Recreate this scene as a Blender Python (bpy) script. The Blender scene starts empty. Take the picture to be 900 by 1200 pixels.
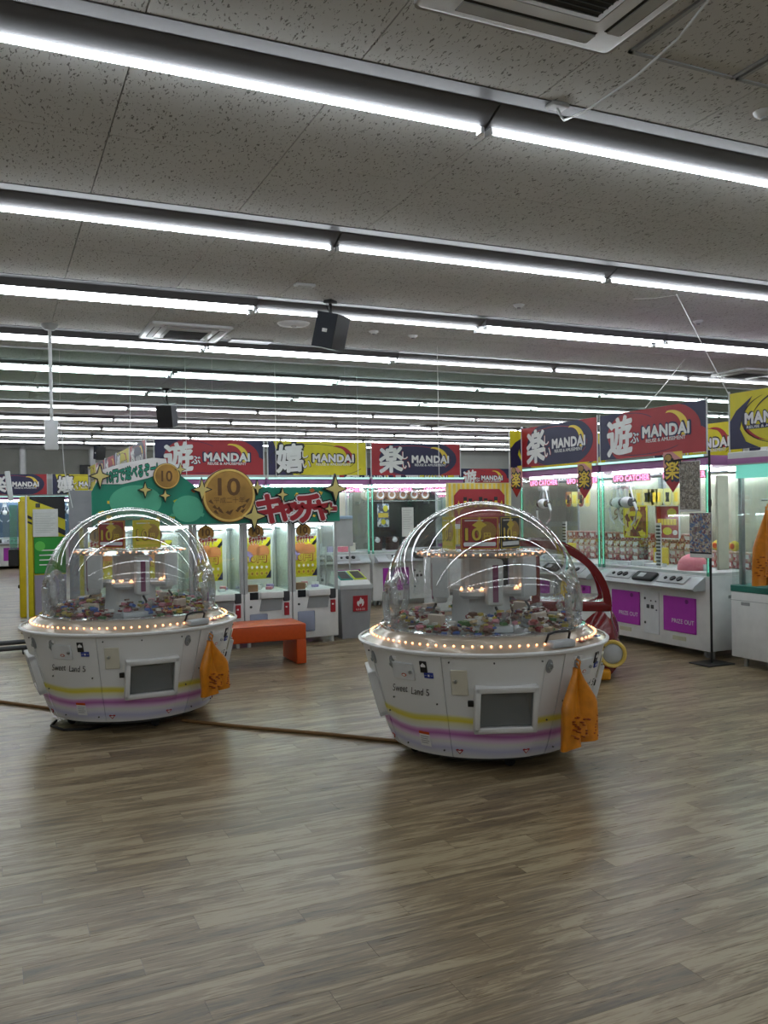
import bpy, bmesh, math, random
from mathutils import Vector, Matrix
R = math.radians
PI = math.pi
rnd = random.Random(7)
scene = bpy.context.scene
COL = scene.collection

# ------------------------------------------------------------------ camera, world, exposure
FPX, EYE = 1015.0, 1.5
TH, PH, RO = math.atan(458 / FPX), R(.28), R(.86)
fwd = Vector((math.sin(TH) * math.cos(PH), math.cos(TH) * math.cos(PH), -math.sin(PH)))
r0 = Vector((math.cos(TH), -math.sin(TH), 0)); u0 = r0.cross(fwd)
rgt = r0 * math.cos(RO) - u0 * math.sin(RO); upv = u0 * math.cos(RO) + r0 * math.sin(RO)
cam = bpy.data.objects.new('camera', bpy.data.cameras.new('camera'))
COL.objects.link(cam)
cam.data.sensor_fit = 'HORIZONTAL'; cam.data.sensor_width = 36; cam.data.lens = 36 * FPX / 900
cam.data.clip_start = .05; cam.data.clip_end = 200
cam.matrix_world = Matrix(((rgt.x, upv.x, -fwd.x, 0), (rgt.y, upv.y, -fwd.y, 0), (rgt.z, upv.z, -fwd.z, EYE), (0, 0, 0, 1)))
scene.camera = cam
def proj(p):
    v = Vector(p) - Vector((0, 0, EYE)); k = v.dot(fwd)
    if k < .05: return (-9999, -9999, k)
    return (450 + FPX * v.dot(rgt) / k, 600 - FPX * v.dot(upv) / k, k)
def ray(x, y): return fwd + rgt * ((x - 450) / FPX) - upv * ((y - 600) / FPX)
def at_z(x, y, z): d = ray(x, y); return Vector((0, 0, EYE)) + d * ((z - EYE) / d.z)
def at_Y(x, y, Y): d = ray(x, y); return Vector((0, 0, EYE)) + d * (Y / d.y)
def at_X(x, y, X): d = ray(x, y); return Vector((0, 0, EYE)) + d * (X / d.x)

world = bpy.data.worlds.new('world'); scene.world = world; world.use_nodes = True
world.node_tree.nodes['Background'].inputs[0].default_value = (.5, .55, .6, 1)
world.node_tree.nodes['Background'].inputs[1].default_value = .05
vs = scene.view_settings
vs.view_transform = 'Standard'; vs.look = 'None'; vs.gamma = 1; vs.use_curve_mapping = False
vs.exposure = 0.0
scene.cycles.use_denoising = True
scene.cycles.transparent_max_bounces = 32
TUBE_E = 24.0          # ceiling tube emission
CASE_E = 26.0          # lamps inside the crane machines

# ------------------------------------------------------------------ materials
MATS = {}
def nt(name):
    m = bpy.data.materials.new(name); m.use_nodes = True
    return m, m.node_tree.nodes, m.node_tree.links, m.node_tree.nodes['Principled BSDF']
def lin(c):
    return tuple((x / 12.92 if x <= .04045 else ((x + .055) / 1.055) ** 2.4) for x in c)
def hexc(h): return lin(tuple(int(h[i:i + 2], 16) / 255 for i in (0, 2, 4)))
def pm(name, h, rough=.5, metal=0, var=.06, scale=8, bump=0, spec=.5, coat=0):
    """procedural principled material: base colour with faint noise wear"""
    if name in MATS: return MATS[name]
    m, n, l, b = nt(name); c = hexc(h)
    tc = n.new('ShaderNodeTexCoord'); nz = n.new('ShaderNodeTexNoise'); nz.inputs['Scale'].default_value = scale; nz.inputs['Detail'].default_value = 4
    l.new(tc.outputs['Object'], nz.inputs['Vector'])
    r = n.new('ShaderNodeValToRGB')
    r.color_ramp.elements[0].position = .3; r.color_ramp.elements[1].position = .7
    r.color_ramp.elements[0].color = tuple(x * (1 - var) for x in c) + (1,)
    r.color_ramp.elements[1].color = tuple(min(1, x * (1 + var)) for x in c) + (1,)
    l.new(nz.outputs['Fac'], r.inputs['Fac']); l.new(r.outputs['Color'], b.inputs['Base Color'])
    b.inputs['Roughness'].default_value = rough; b.inputs['Metallic'].default_value = metal
    b.inputs['Specular IOR Level'].default_value = spec
    if coat: b.inputs['Coat Weight'].default_value = coat; b.inputs['Coat Roughness'].default_value = .05
    if bump:
        bp = n.new('ShaderNodeBump'); bp.inputs['Strength'].default_value = bump; bp.inputs['Distance'].default_value = .01
        l.new(nz.outputs['Fac'], bp.inputs['Height']); l.new(bp.outputs['Normal'], b.inputs['Normal'])
    MATS[name] = m; return m
def em(name, h, strength):
    if name in MATS: return MATS[name]
    m, n, l, b = nt(name); c = hexc(h)
    b.inputs['Base Color'].default_value = c + (1,); b.inputs['Emission Color'].default_value = c + (1,)
    b.inputs['Emission Strength'].default_value = strength
    MATS[name] = m; return m
def glass(name, h, base=.04, edge=.75, power=4.0, rough=.02, haze=0.0):
    """thin clear sheet: transparent with a Fresnel-like mirror coat, faint haze"""
    if name in MATS: return MATS[name]
    m = bpy.data.materials.new(name); m.use_nodes = True; n = m.node_tree.nodes; l = m.node_tree.links; n.clear()
    out = n.new('ShaderNodeOutputMaterial'); t = n.new('ShaderNodeBsdfTransparent'); g = n.new('ShaderNodeBsdfGlossy')
    t.inputs[0].default_value = hexc(h) + (1,); g.inputs['Roughness'].default_value = rough
    lw = n.new('ShaderNodeLayerWeight'); pw = n.new('ShaderNodeMath'); pw.operation = 'POWER'; pw.inputs[1].default_value = power
    ma = n.new('ShaderNodeMath'); ma.operation = 'MULTIPLY_ADD'; ma.inputs[1].default_value = edge; ma.inputs[2].default_value = base
    mx = n.new('ShaderNodeMixShader')
    l.new(lw.outputs['Facing'], pw.inputs[0]); l.new(pw.outputs[0], ma.inputs[0]); l.new(ma.outputs[0], mx.inputs[0])
    src = t
    if haze:
        d = n.new('ShaderNodeBsdfDiffuse'); d.inputs[0].default_value = (.8, .8, .8, 1); m2 = n.new('ShaderNodeMixShader'); m2.inputs[0].default_value = haze
        l.new(t.outputs[0], m2.inputs[1]); l.new(d.outputs[0], m2.inputs[2]); src = m2
    l.new(src.outputs[0], mx.inputs[1]); l.new(g.outputs[0], mx.inputs[2]); l.new(mx.outputs[0], out.inputs[0])
    MATS[name] = m; return m
def printed(name, cols, scale=14, rough=.4, stretch=(1, 1, 1), emit=0):
    """busy printed artwork: irregular cells in a handful of ink colours"""
    if name in MATS: return MATS[name]
    m, n, l, b = nt(name)
    tc = n.new('ShaderNodeTexCoord'); mp = n.new('ShaderNodeMapping'); mp.inputs['Scale'].default_value = stretch
    nz = n.new('ShaderNodeTexNoise'); nz.inputs['Scale'].default_value = scale * .6; nz.inputs['Detail'].default_value = 3
    v = n.new('ShaderNodeTexVoronoi'); v.inputs['Scale'].default_value = scale
    mixv = n.new('ShaderNodeVectorMath'); mixv.operation = 'MULTIPLY_ADD'; mixv.inputs[1].default_value = (.08, .08, .08)
    l.new(tc.outputs['Object'], mp.inputs[0]); l.new(mp.outputs[0], nz.inputs['Vector'])
    l.new(nz.outputs['Color'], mixv.inputs[0]); l.new(mp.outputs[0], mixv.inputs[2]); l.new(mixv.outputs[0], v.inputs['Vector'])
    sp = n.new('ShaderNodeSeparateColor'); l.new(v.outputs['Color'], sp.inputs[0])
    r = n.new('ShaderNodeValToRGB'); r.color_ramp.interpolation = 'CONSTANT'
    e = r.color_ramp.elements
    while len(e) < len(cols): e.new(.5)
    for i, c in enumerate(cols): e[i].position = i / len(cols); e[i].color = hexc(c) + (1,)
    l.new(sp.outputs[0], r.inputs[0]); l.new(r.outputs[0], b.inputs['Base Color']); b.inputs['Roughness'].default_value = rough
    if emit: l.new(r.outputs[0], b.inputs['Emission Color']); b.inputs['Emission Strength'].default_value = emit
    MATS[name] = m; return m

PLK_W, PLK_L = .115, .95
def floor_mat():
    m, n, l, b = nt('wood_plank_vinyl')
    def mth(op, a, c=None, d=None):
        k = n.new('ShaderNodeMath'); k.operation = op
        for i, q in enumerate((a, c, d)):
            if q is None: continue
            if hasattr(q, 'is_output'): l.new(q, k.inputs[i])
            else: k.inputs[i].default_value = q
        return k.outputs[0]
    g = n.new('ShaderNodeNewGeometry'); s = n.new('ShaderNodeSeparateXYZ'); l.new(g.outputs['Position'], s.inputs[0])
    row = mth('FLOOR', mth('DIVIDE', s.outputs[1], PLK_W))
    off = mth('FRACT', mth('MULTIPLY', row, .618034))
    colm = mth('FLOOR', mth('SUBTRACT', mth('DIVIDE', s.outputs[0], PLK_L), off))
    cv = n.new('ShaderNodeCombineXYZ'); l.new(row, cv.inputs[0]); l.new(colm, cv.inputs[1])
    wn = n.new('ShaderNodeTexWhiteNoise'); wn.noise_dimensions = '2D'; l.new(cv.outputs[0], wn.inputs['Vector'])
    rv = wn.outputs['Value']
    gv = n.new('ShaderNodeCombineXYZ')
    l.new(mth('MULTIPLY_ADD', rv, 40, mth('MULTIPLY', s.outputs[0], 1.15)), gv.inputs[0]); l.new(mth('MULTIPLY_ADD', rv, 7, mth('MULTIPLY', s.outputs[1], 9)), gv.inputs[1])
    nz = n.new('ShaderNodeTexNoise'); nz.inputs['Scale'].default_value = 1.6; nz.inputs['Detail'].default_value = 5; nz.inputs['Distortion'].default_value = 1.2
    l.new(gv.outputs[0], nz.inputs['Vector'])
    gv2 = n.new('ShaderNodeCombineXYZ')
    l.new(mth('MULTIPLY_ADD', rv, 90, mth('MULTIPLY', s.outputs[0], 3)), gv2.inputs[0]); l.new(mth('MULTIPLY', s.outputs[1], 55), gv2.inputs[1])
    n2 = n.new('ShaderNodeTexNoise'); n2.inputs['Scale'].default_value = 2.2; n2.inputs['Detail'].default_value = 6
    l.new(gv2.outputs[0], n2.inputs['Vector'])
    # growth-ring contour lines inside the darker figure
    ring = mth('ABSOLUTE', mth('SUBTRACT', mth('FRACT', mth('MULTIPLY', nz.outputs['Fac'], 14)), .5))
    v = mth('ADD', mth('ADD', mth('MULTIPLY', nz.outputs['Fac'], .95), mth('MULTIPLY', rv, .17)), mth('ADD', mth('MULTIPLY', n2.outputs['Fac'], .55), mth('MULTIPLY', ring, .16)))
    r = n.new('ShaderNodeValToRGB'); e = r.color_ramp.elements
    e[0].position = .60; e[0].color = hexc('564a37') + (1,); e[1].position = 1.0; e[1].color = hexc('a09173') + (1,)
    k = e.new(.86); k.color = hexc('7d6c50') + (1,)
    l.new(v, r.inputs[0]); l.new(r.outputs[0], b.inputs['Base Color'])
    l.new(mth('MULTIPLY_ADD', n2.outputs['Fac'], .16, .22), b.inputs['Roughness'])
    b.inputs['Specular IOR Level'].default_value = .45
    bp = n.new('ShaderNodeBump'); bp.inputs['Strength'].default_value = .12; bp.inputs['Distance'].default_value = .002
    l.new(n2.outputs['Fac'], bp.inputs['Height']); l.new(bp.outputs[0], b.inputs['Normal'])
    return m
def tile_mat():
    m, n, l, b = nt('fissured_ceiling_board')
    g = n.new('ShaderNodeNewGeometry')
    mp = n.new('ShaderNodeMapping'); mp.inputs['Rotation'].default_value = (0, 0, R(12)); mp.inputs['Scale'].default_value = (95, 34, 1); l.new(g.outputs['Position'], mp.inputs[0])
    nz = n.new('ShaderNodeTexNoise'); nz.inputs['Scale'].default_value = 1.0; nz.inputs['Detail'].default_value = 2; nz.inputs['Distortion'].default_value = .6; l.new(mp.outputs[0], nz.inputs['Vector'])
    r = n.new('ShaderNodeValToRGB'); e = r.color_ramp.elements
    e[0].position = .35; e[0].color = (0, 0, 0, 1); e[1].position = .385; e[1].color = (1, 1, 1, 1); l.new(nz.outputs['Fac'], r.inputs[0])
    n2 = n.new('ShaderNodeTexNoise'); n2.inputs['Scale'].default_value = 1.3; n2.inputs['Detail'].default_value = 5; l.new(g.outputs['Position'], n2.inputs['Vector'])
    c2 = n.new('ShaderNodeValToRGB'); c2.color_ramp.elements[0].color = hexc('bcbdbc') + (1,); c2.color_ramp.elements[1].color = hexc('cdcecd') + (1,); l.new(n2.outputs['Fac'], c2.inputs[0])
    mx = n.new('ShaderNodeMix'); mx.data_type = 'RGBA'; mx.inputs['A'].default_value = hexc('787876') + (1,)
    l.new(r.outputs[0], mx.inputs['Factor']); l.new(c2.outputs[0], mx.inputs['B']); l.new(mx.outputs['Result'], b.inputs['Base Color'])
    b.inputs['Roughness'].default_value = .9; b.inputs['Specular IOR Level'].default_value = .15
    bp = n.new('ShaderNodeBump'); bp.inputs['Strength'].default_value = .5; bp.inputs['Distance'].default_value = .004; l.new(r.outputs[0], bp.inputs['Height']); l.new(bp.outputs[0], b.inputs['Normal'])
    return m
def body_mat():
    """white panel of the dome machines with printed yellow, magenta and lilac bands (decal by height)"""
    m, n, l, b = nt('white_panel_with_bands')
    tc = n.new('ShaderNodeTexCoord'); s = n.new('ShaderNodeSeparateXYZ'); l.new(tc.outputs['Object'], s.inputs[0])
    nz = n.new('ShaderNodeTexNoise'); nz.inputs['Scale'].default_value = 1.6; l.new(tc.outputs['Object'], nz.inputs['Vector'])
    a = n.new('ShaderNodeMath'); a.operation = 'MULTIPLY_ADD'; a.inputs[1].default_value = .07; l.new(nz.outputs['Fac'], a.inputs[0]); l.new(s.outputs[2], a.inputs[2])
    r = n.new('ShaderNodeValToRGB'); e = r.color_ramp.elements
    W = 'd6d7d6'
    stops = [(0, W), (.12, W), (.165, 'b9b9d6'), (.185, 'cfcfdc'), (.205, W), (.225, 'dbc0dc'), (.252, 'b064ac'), (.272, 'c795c2'), (.287, W), (.318, 'd9d8b4'), (.335, 'd9cb3c'), (.355, 'd6cf70'), (.372, W), (1, W)]
    while len(e) < len(stops): e.new(.5)
    for i, (p, c) in enumerate(stops): e[i].position = p; e[i].color = hexc(c) + (1,)
    l.new(a.outputs[0], r.inputs[0]); l.new(r.outputs[0], b.inputs['Base Color']); b.inputs['Roughness'].default_value = .32
    return m
M = {}
M['floor'] = floor_mat(); M['tile'] = tile_mat(); M['bands'] = body_mat()
M['channel'] = pm('grey_metal_channel', '5a5a5e', .45)
M['white'] = pm('white_painted_metal', 'd4d5d4', .38)
M['white2'] = pm('cool_white_plastic', 'cdd0d2', .35)
M['cream'] = pm('cream_panel', 'c9c5b4', .6)
M['wall'] = pm('white_wall_paint', 'c4c6c2', .8, scale=2)
M['greypanel'] = pm('grey_wall_panel', '84847c', .8, scale=3)
M['steel'] = pm('brushed_steel', 'a8adae', .3, .85)
M['grey'] = pm('mid_grey_plastic', '8d9092', .5)
M['ltgrey'] = pm('light_grey_plastic', 'a9acad', .45)
M['dkgrey'] = pm('dark_grey_plastic', '3c3e40', .5)
M['black'] = pm('black_plastic', '121314', .45)
M['rubber'] = pm('black_rubber', '0d0d0d', .8)
M['navy'] = pm('navy_print', '1b1a44', .5); M['red'] = pm('red_print', '9e1b28', .5); M['yel'] = pm('yellow_print', 'cdc116', .5)
M['gold'] = pm('gold_print', 'e0c23c', .45); M['wprint'] = pm('white_print', 'dcdcdc', .5); M['kprint'] = pm('black_print', '141418', .5)
M['magenta'] = pm('magenta_panel', 'a52aa6', .35); M['mauve'] = pm('mauve_roof_strip', '9a5f96', .4)
M['teal'] = pm('teal_sign_board', '0c8268', .45); M['tealdk'] = pm('teal_trim', '1f6f63', .4); M['lime'] = pm('lime_plastic', 'a7b528', .4)
M['orange'] = pm('orange_vinyl', 'c04a12', .38, scale=30, bump=.05); M['bag'] = pm('amber_plastic_bag', 'c87a10', .35, scale=20, var=.15)
M['crimson'] = pm('crimson_gloss', '6c0710', .18, coat=.6); M['silver'] = pm('silver_plastic', 'b4b8bb', .3, .3)
M['bluegrey'] = pm('blue_grey_panel', '43566a', .5); M['lav'] = pm('lavender_screen', 'a99ad0', .4)
M['brown'] = pm('cardboard', '9a7353', .8); M['cord'] = pm('tan_cord', '7a5a34', .7); M['paper'] = pm('white_paper', 'cfd2cf', .8)
M['green'] = pm('green_panel', '1f8a2e', .5); M['pink'] = pm('pink_plastic', 'e27c8c', .4); M['coin'] = pm('bronze_coin_print', 'a37d38', .35, .15, var=.4, scale=4)
M['coinlt'] = pm('bronze_light', 'd8b866', .35, .3); M['coindk'] = pm('bronze_dark', '5c3d12', .4)
M['screen'] = pm('smoked_window', '23282c', .12); M['frost'] = pm('frosted_window', '8b93a8', .35)
M['tube'] = em('lit_led_tube', 'f3f9ff', TUBE_E); M['case'] = em('lit_case_lamp', 'f0fbff', CASE_E); M['bulb'] = em('warm_bulb', 'ffb27c', 3.6)
M['neon'] = em('pink_neon', 'ff8fbe', 3.2); M['cyan'] = em('cyan_edge_light', 'b4f0e4', 1.0)
M['dome'] = glass('clear_dome', 'f4f7f7', .085, .8, 3.0, .02, .02)
M['pane'] = glass('clear_pane', 'f7fbfa', .04, .8, 4, .01)
M['gedge'] = glass('green_glass_edge', '9fe8d2', .12, .5, 3, .1, .12)
M['smoke'] = glass('tinted_barrier_glass', 'e2ece7', .05, .7, 4, .02)
M['acrylic'] = glass('clear_acrylic', 'eef2f2', .12, .8, 2.0, .06, .22)
M['vent'] = pm('dark_filter_mesh', '2b2b2a', .8)
CANDY = [pm('candy_%d' % i, h, .3) for i, h in enumerate(('8a2f33', 'c9b08a', '3f5fa8', 'd9d6cf', '6d4a3a', 'b7a23c', 'c77f8b', '4d7a4a'))]

# ------------------------------------------------------------------ mesh builder
class MB:
    def __init__(s): s.v = []; s.f = []; s.mi = []; s.mats = []; s.sm = []
    def slot(s, m):
        if m not in s.mats: s.mats.append(m)
        return s.mats.index(m)
    def add(s, vs, fs, m, T=None, smooth=False):
        o = len(s.v); k = s.slot(m)
        for v in vs:
            v = Vector(v); s.v.append((T @ v) if T else v)
        for f in fs: s.f.append([i + o for i in f]); s.mi.append(k); s.sm.append(smooth)
        return s
    def box(s, x0, x1, y0, y1, z0, z1, m, T=None):
        vs = [(x, y, z) for z in (z0, z1) for y in (y0, y1) for x in (x0, x1)]
        return s.add(vs, [(0, 2, 3, 1), (4, 5, 7, 6), (0, 1, 5, 4), (2, 6, 7, 3), (0, 4, 6, 2), (1, 3, 7, 5)], m, T)
    def rbox(s, x0, x1, y0, y1, z0, z1, m, b=.01, seg=2, T=None):
        bm = bmesh.new(); bmesh.ops.create_cube(bm, size=1)
        for v in bm.verts: v.co = Vector(((x0 + x1) / 2 + v.co.x * (x1 - x0), (y0 + y1) / 2 + v.co.y * (y1 - y0), (z0 + z1) / 2 + v.co.z * (z1 - z0)))
        bmesh.ops.bevel(bm, geom=bm.edges[:], offset=b, segments=seg, profile=.5, affect='EDGES')
        bm.verts.ensure_lookup_table(); vs = [v.co.copy() for v in bm.verts]; fs = [[v.index for v in f.verts] for f in bm.faces]; bm.free()
        return s.add(vs, fs, m, T, True)
    def lathe(s, prof, m, seg=32, a0=0, a1=2 * PI, T=None, closed=None):
        full = abs(a1 - a0 - 2 * PI) < 1e-6; n = seg if full else seg + 1
        vs = []
        for i in range(n):
            a = a0 + (a1 - a0) * i / seg
            for r, z in prof: vs.append((r * math.sin(a), -r * math.cos(a), z))
        k = len(prof); fs = []
        for i in range(seg):
            j = (i + 1) % n
            for q in range(k - 1):
                A, B, C, D = i * k + q, j * k + q, j * k + q + 1, i * k + q + 1
                fs.append((A, B, C, D))
        return s.add(vs, fs, m, T, True)
    def cyl(s, r, z0, z1, m, seg=20, T=None, r1=None):
        r1 = r if r1 is None else r1
        vs = [(r * math.cos(2 * PI * i / seg), r * math.sin(2 * PI * i / seg), z0) for i in range(seg)] + [(r1 * math.cos(2 * PI * i / seg), r1 * math.sin(2 * PI * i / seg), z1) for i in range(seg)]
        fs = [(i, (i + 1) % seg, seg + (i + 1) % seg, seg + i) for i in range(seg)] + [tuple(range(seg))[::-1], tuple(range(seg, 2 * seg))]
        return s.add(vs, fs, m, T, True)
    def sph(s, c, r, m, seg=14, rings=8, sc=(1, 1, 1), T=None):
        vs = []; fs = []
        for i in range(rings + 1):
            p = PI * i / rings
            for j in range(seg):
                a = 2 * PI * j / seg
                vs.append((c[0] + r * sc[0] * math.sin(p) * math.cos(a), c[1] + r * sc[1] * math.sin(p) * math.sin(a), c[2] + r * sc[2] * math.cos(p)))
        for i in range(rings):
            for j in range(seg): fs.append((i * seg + j, (i + 1) * seg + j, (i + 1) * seg + (j + 1) % seg, i * seg + (j + 1) % seg))
        return s.add(vs, fs, m, T, True)
    def tube(s, pts, r, m, seg=8, T=None, closed=False):
        pts = [Vector(p) for p in pts]; n = len(pts); vs = []; fs = []
        for i, p in enumerate(pts):
            a = pts[(i - 1) % n] if (i or closed) else p; b = pts[(i + 1) % n] if (i < n - 1 or closed) else p
            d = (b - a).normalized(); h = Vector((0, 0, 1)) if abs(d.z) < .95 else Vector((1, 0, 0))
            x = d.cross(h).normalized(); y = d.cross(x).normalized()
            rr = r[i] if isinstance(r, (list, tuple)) else r
            for k in range(seg): t = 2 * PI * k / seg; vs.append(p + x * (rr * math.cos(t)) + y * (rr * math.sin(t)))
        for i in range(n if closed else n - 1):
            j = (i + 1) % n
            for k in range(seg): fs.append((i * seg + k, i * seg + (k + 1) % seg, j * seg + (k + 1) % seg, j * seg + k))
        if not closed: fs += [tuple(range(seg))[::-1], tuple(range((n - 1) * seg, n * seg))]
        return s.add(vs, fs, m, T, True)
    def prism(s, poly, y0, y1, m, T=None):
        """polygon in x,z extruded along y (y0 = front)"""
        n = len(poly); vs = [(x, y0, z) for x, z in poly] + [(x, y1, z) for x, z in poly]
        fs = [tuple(range(n)), tuple(range(2 * n - 1, n - 1, -1))] + [(i, n + i, n + (i + 1) % n, (i + 1) % n) for i in range(n)]
        return s.add(vs, fs, m, T)
    def mesh(s, name):
        me = bpy.data.meshes.new(name); me.from_pydata([tuple(v) for v in s.v], [], s.f)
        for m in s.mats: me.materials.append(m)
        me.polygons.foreach_set('material_index', s.mi); me.polygons.foreach_set('use_smooth', s.sm)
        me.update(); me.validate()
        bm = bmesh.new(); bm.from_mesh(me); bmesh.ops.recalc_face_normals(bm, faces=bm.faces[:]); bm.to_mesh(me); bm.free()
        try: me.set_sharp_from_angle(angle=R(38))
        except Exception: pass
        return me
    def build(s, name, parent=None, loc=(0, 0, 0), rz=0):
        return link(name, s.mesh(name), parent, loc, rz)
def link(name, data, parent=None, loc=(0, 0, 0), rz=0):
    o = bpy.data.objects.new(name, data); COL.objects.link(o); o.location = loc; o.rotation_euler = (0, 0, rz)
    if parent: o.parent = parent
    return o
def tag(o, label, cat, group=None, kind=None):
    o['label'] = label
    if cat: o['category'] = cat
    if group: o['group'] = group
    if kind: o['kind'] = kind
    return o
def thing(name, label, cat, loc=(0, 0, 0), rz=0, group=None):
    o = link(name, None, None, loc, rz); o.empty_display_size = .1
    return tag(o, label, cat, group)
def struct(o, label=None):
    o['kind'] = 'structure'
    if label: o['label'] = label
    return o
def dup(root, loc, rz=None, label=None, parent=None):
    c = root.copy(); COL.objects.link(c); c.parent = parent
    if loc is not None: c.location = loc
    if rz is not None: c.rotation_euler = (0, 0, rz)
    if label: c['label'] = label
    for ch in list(root.children): dup(ch, None, None, None, c)
    return c
def ell(cx, cz, rx, rz, n=36, a0=0, a1=2 * PI, clip=None):
    out = []
    full = abs(a1 - a0 - 2 * PI) < 1e-6
    for i in range(n if full else n + 1):
        a = a0 + (a1 - a0) * i / n; x, z = cx + rx * math.cos(a), cz + rz * math.sin(a)
        if clip: x = min(max(x, clip[0]), clip[1]); z = min(max(z, clip[2]), clip[3])
        out.append((x, z))
    return out
def star4(cx, cz, r, k=.3):
    return [(cx + (r if i % 2 == 0 else r * k) * math.cos(i * PI / 4 + PI / 2), cz + (r if i % 2 == 0 else r * k) * 1.15 * math.sin(i * PI / 4 + PI / 2)) for i in range(8)]
TXT = {}
def text(mb, body, x, z, h, m, y=0, bold=.02, w=None, ital=0, slope=0, T=None, depth=.0015, sp=1.0):
    """lettering as a flat raised mesh on the plane y (facing -y); x,z = centre, h = cap height, w = forced width"""
    key = (body, sp)
    if key not in TXT:
        c = bpy.data.curves.new('t', 'FONT'); c.body = body; c.size = 1; c.resolution_u = 3; c.space_character = sp
        o = bpy.data.objects.new('t', c); COL.objects.link(o)
        me = bpy.data.meshes.new_from_object(o.evaluated_get(bpy.context.evaluated_depsgraph_get()))
        vs = [v.co.copy() for v in me.vertices]; fs = [list(p.vertices) for p in me.polygons]
        xs = [v.x for v in vs]; ys = [v.y for v in vs]
        TXT[key] = (vs, fs, min(xs), max(xs), min(ys), max(ys))
        bpy.data.objects.remove(o); bpy.data.curves.remove(c); bpy.data.meshes.remove(me)
    vs, fs, x0, x1, y0, y1 = TXT[key]
    kz = h / (y1 - y0); kx = kz if w is None else w / (x1 - x0)
    shifts = [(0, 0)] if bold < .012 else [(bold * kx * math.cos(2 * PI * i / 8), bold * kz * math.sin(2 * PI * i / 8)) for i in range(8)] + [(0, 0)]
    for si, (sx, sz) in enumerate(shifts[::-1]):                       # a bold face is the same glyph struck several times
        out = []
        for v in vs:
            a = (v.x - (x0 + x1) / 2) * kx + sx; b = (v.y - (y0 + y1) / 2) * kz + sz
            out.append((x + a + b * ital, y + .00012 * si, z + b + a * slope))
        mb.add(out, fs, m, T)
    return mb

# ------------------------------------------------------------------ the room
X0, X1, Y0, Y1, CZ = -7.0, 19.0, -5.0, 27.0, 3.45
PERIOD, ROW0 = 2.095, 3.73
fl = struct(MB().box(X0, X1, Y0, Y1, -.12, -.004, M['channel']).build('floor'))
fl['label'] = 'grey-brown wood plank vinyl floor'
def in_view(p, pad=30):
    x, y, k = proj(p); return k > .3 and -pad < x < 900 + pad and -pad < y < 1200 + pad
planks = []
for row in range(math.floor(Y0 / PLK_W), math.ceil(Y1 / PLK_W)):
    off = (row * .618034) % 1.0
    for c in range(math.floor(X0 / PLK_L - off) , math.ceil(X1 / PLK_L - off) + 1):
        xa, xb = (c + off) * PLK_L, (c + 1 + off) * PLK_L
        ya, yb = row * PLK_W, (row + 1) * PLK_W
        xa, xb, ya, yb = max(xa, X0), min(xb, X1), max(ya, Y0), min(yb, Y1)
        if xb - xa < .02 or yb - ya < .02: continue
        planks.append((xa, xb, ya, yb))
def vis_rank(q):
    c = ((q[0] + q[1]) / 2, (q[2] + q[3]) / 2, 0)
    ok = in_view(c) or in_view((q[0], c[1], 0), 0) or in_view((q[1], c[1], 0), 0)
    return proj(c)[2] if ok else 1e6
planks.sort(key=vis_rank)
pmesh = MB().box(0, PLK_L - .0012, .0006, PLK_W - .0006, -.004, 0, M['floor']).mesh('plank')
rest = MB()
cnt = 0
for xa, xb, ya, yb in planks:
    fullp = abs(xb - xa - PLK_L) < 1e-6 and abs(yb - ya - PLK_W) < 1e-6
    if cnt < 300 and fullp: link('plank', pmesh, fl, (xa, ya, 0)); cnt += 1
    else: rest.box(xa, xb - .0012, ya + .0006, yb - .0006, -.004, 0, M['floor'])
o = rest.build('plank_field', fl); o['kind'] = 'stuff'

cl = struct(MB().box(X0, X1, Y0, Y1, CZ + .02, CZ + .1, M['dkgrey']).build('ceiling'))
cl['label'] = 'grey fissured board ceiling with long lighting channels'
TW, TD = .915, (PERIOD - .29) / 2
tiles = []
k0, k1 = math.floor((Y0 - ROW0) / PERIOD) - 1, math.ceil((Y1 - ROW0) / PERIOD) + 1
for k in range(k0, k1):
    base = ROW0 + k * PERIOD + .03       # far edge of the lighting channel
    for j in range(2):
        ya = base + j * TD; yb = ya + TD
        if ya < Y0 or yb > Y1: continue
        for i in range(math.ceil((X0 - .575) / TW), math.floor((X1 - .575) / TW)): tiles.append((.575 + i * TW, .575 + (i + 1) * TW, ya, yb))
def cvis(q):
    c = ((q[0] + q[1]) / 2, (q[2] + q[3]) / 2, CZ); x, y, d = proj(c)
    return d if (d > .3 and -150 < x < 1050 and -150 < y < 1300) else 1e6
tiles.sort(key=cvis)
HOLES = [(1.49, 2.4, 2.0, 3.05)]
tmesh = MB().box(.0028, TW - .0028, .0028, TD - .0028, CZ, CZ + .02, M['tile']).mesh('ceiling_board')
rest = MB()
for i, (xa, xb, ya, yb) in enumerate(tiles):
    if i < 300: link('ceiling_board', tmesh, cl, (xa, ya, 0))
    else: rest.box(xa + .002, xb - .002, ya + .002, yb - .002, CZ, CZ + .02, M['tile'])
o = rest.build('ceiling_board_field', cl); o['kind'] = 'stuff'
for k in range(k0, k1):
    y = ROW0 + k * PERIOD
    if y - .26 > Y0 and y < Y1: MB().box(X0, X1, y - .258, y + .028, CZ - .004, CZ + .02, M['channel']).build('light_channel', cl)

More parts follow.
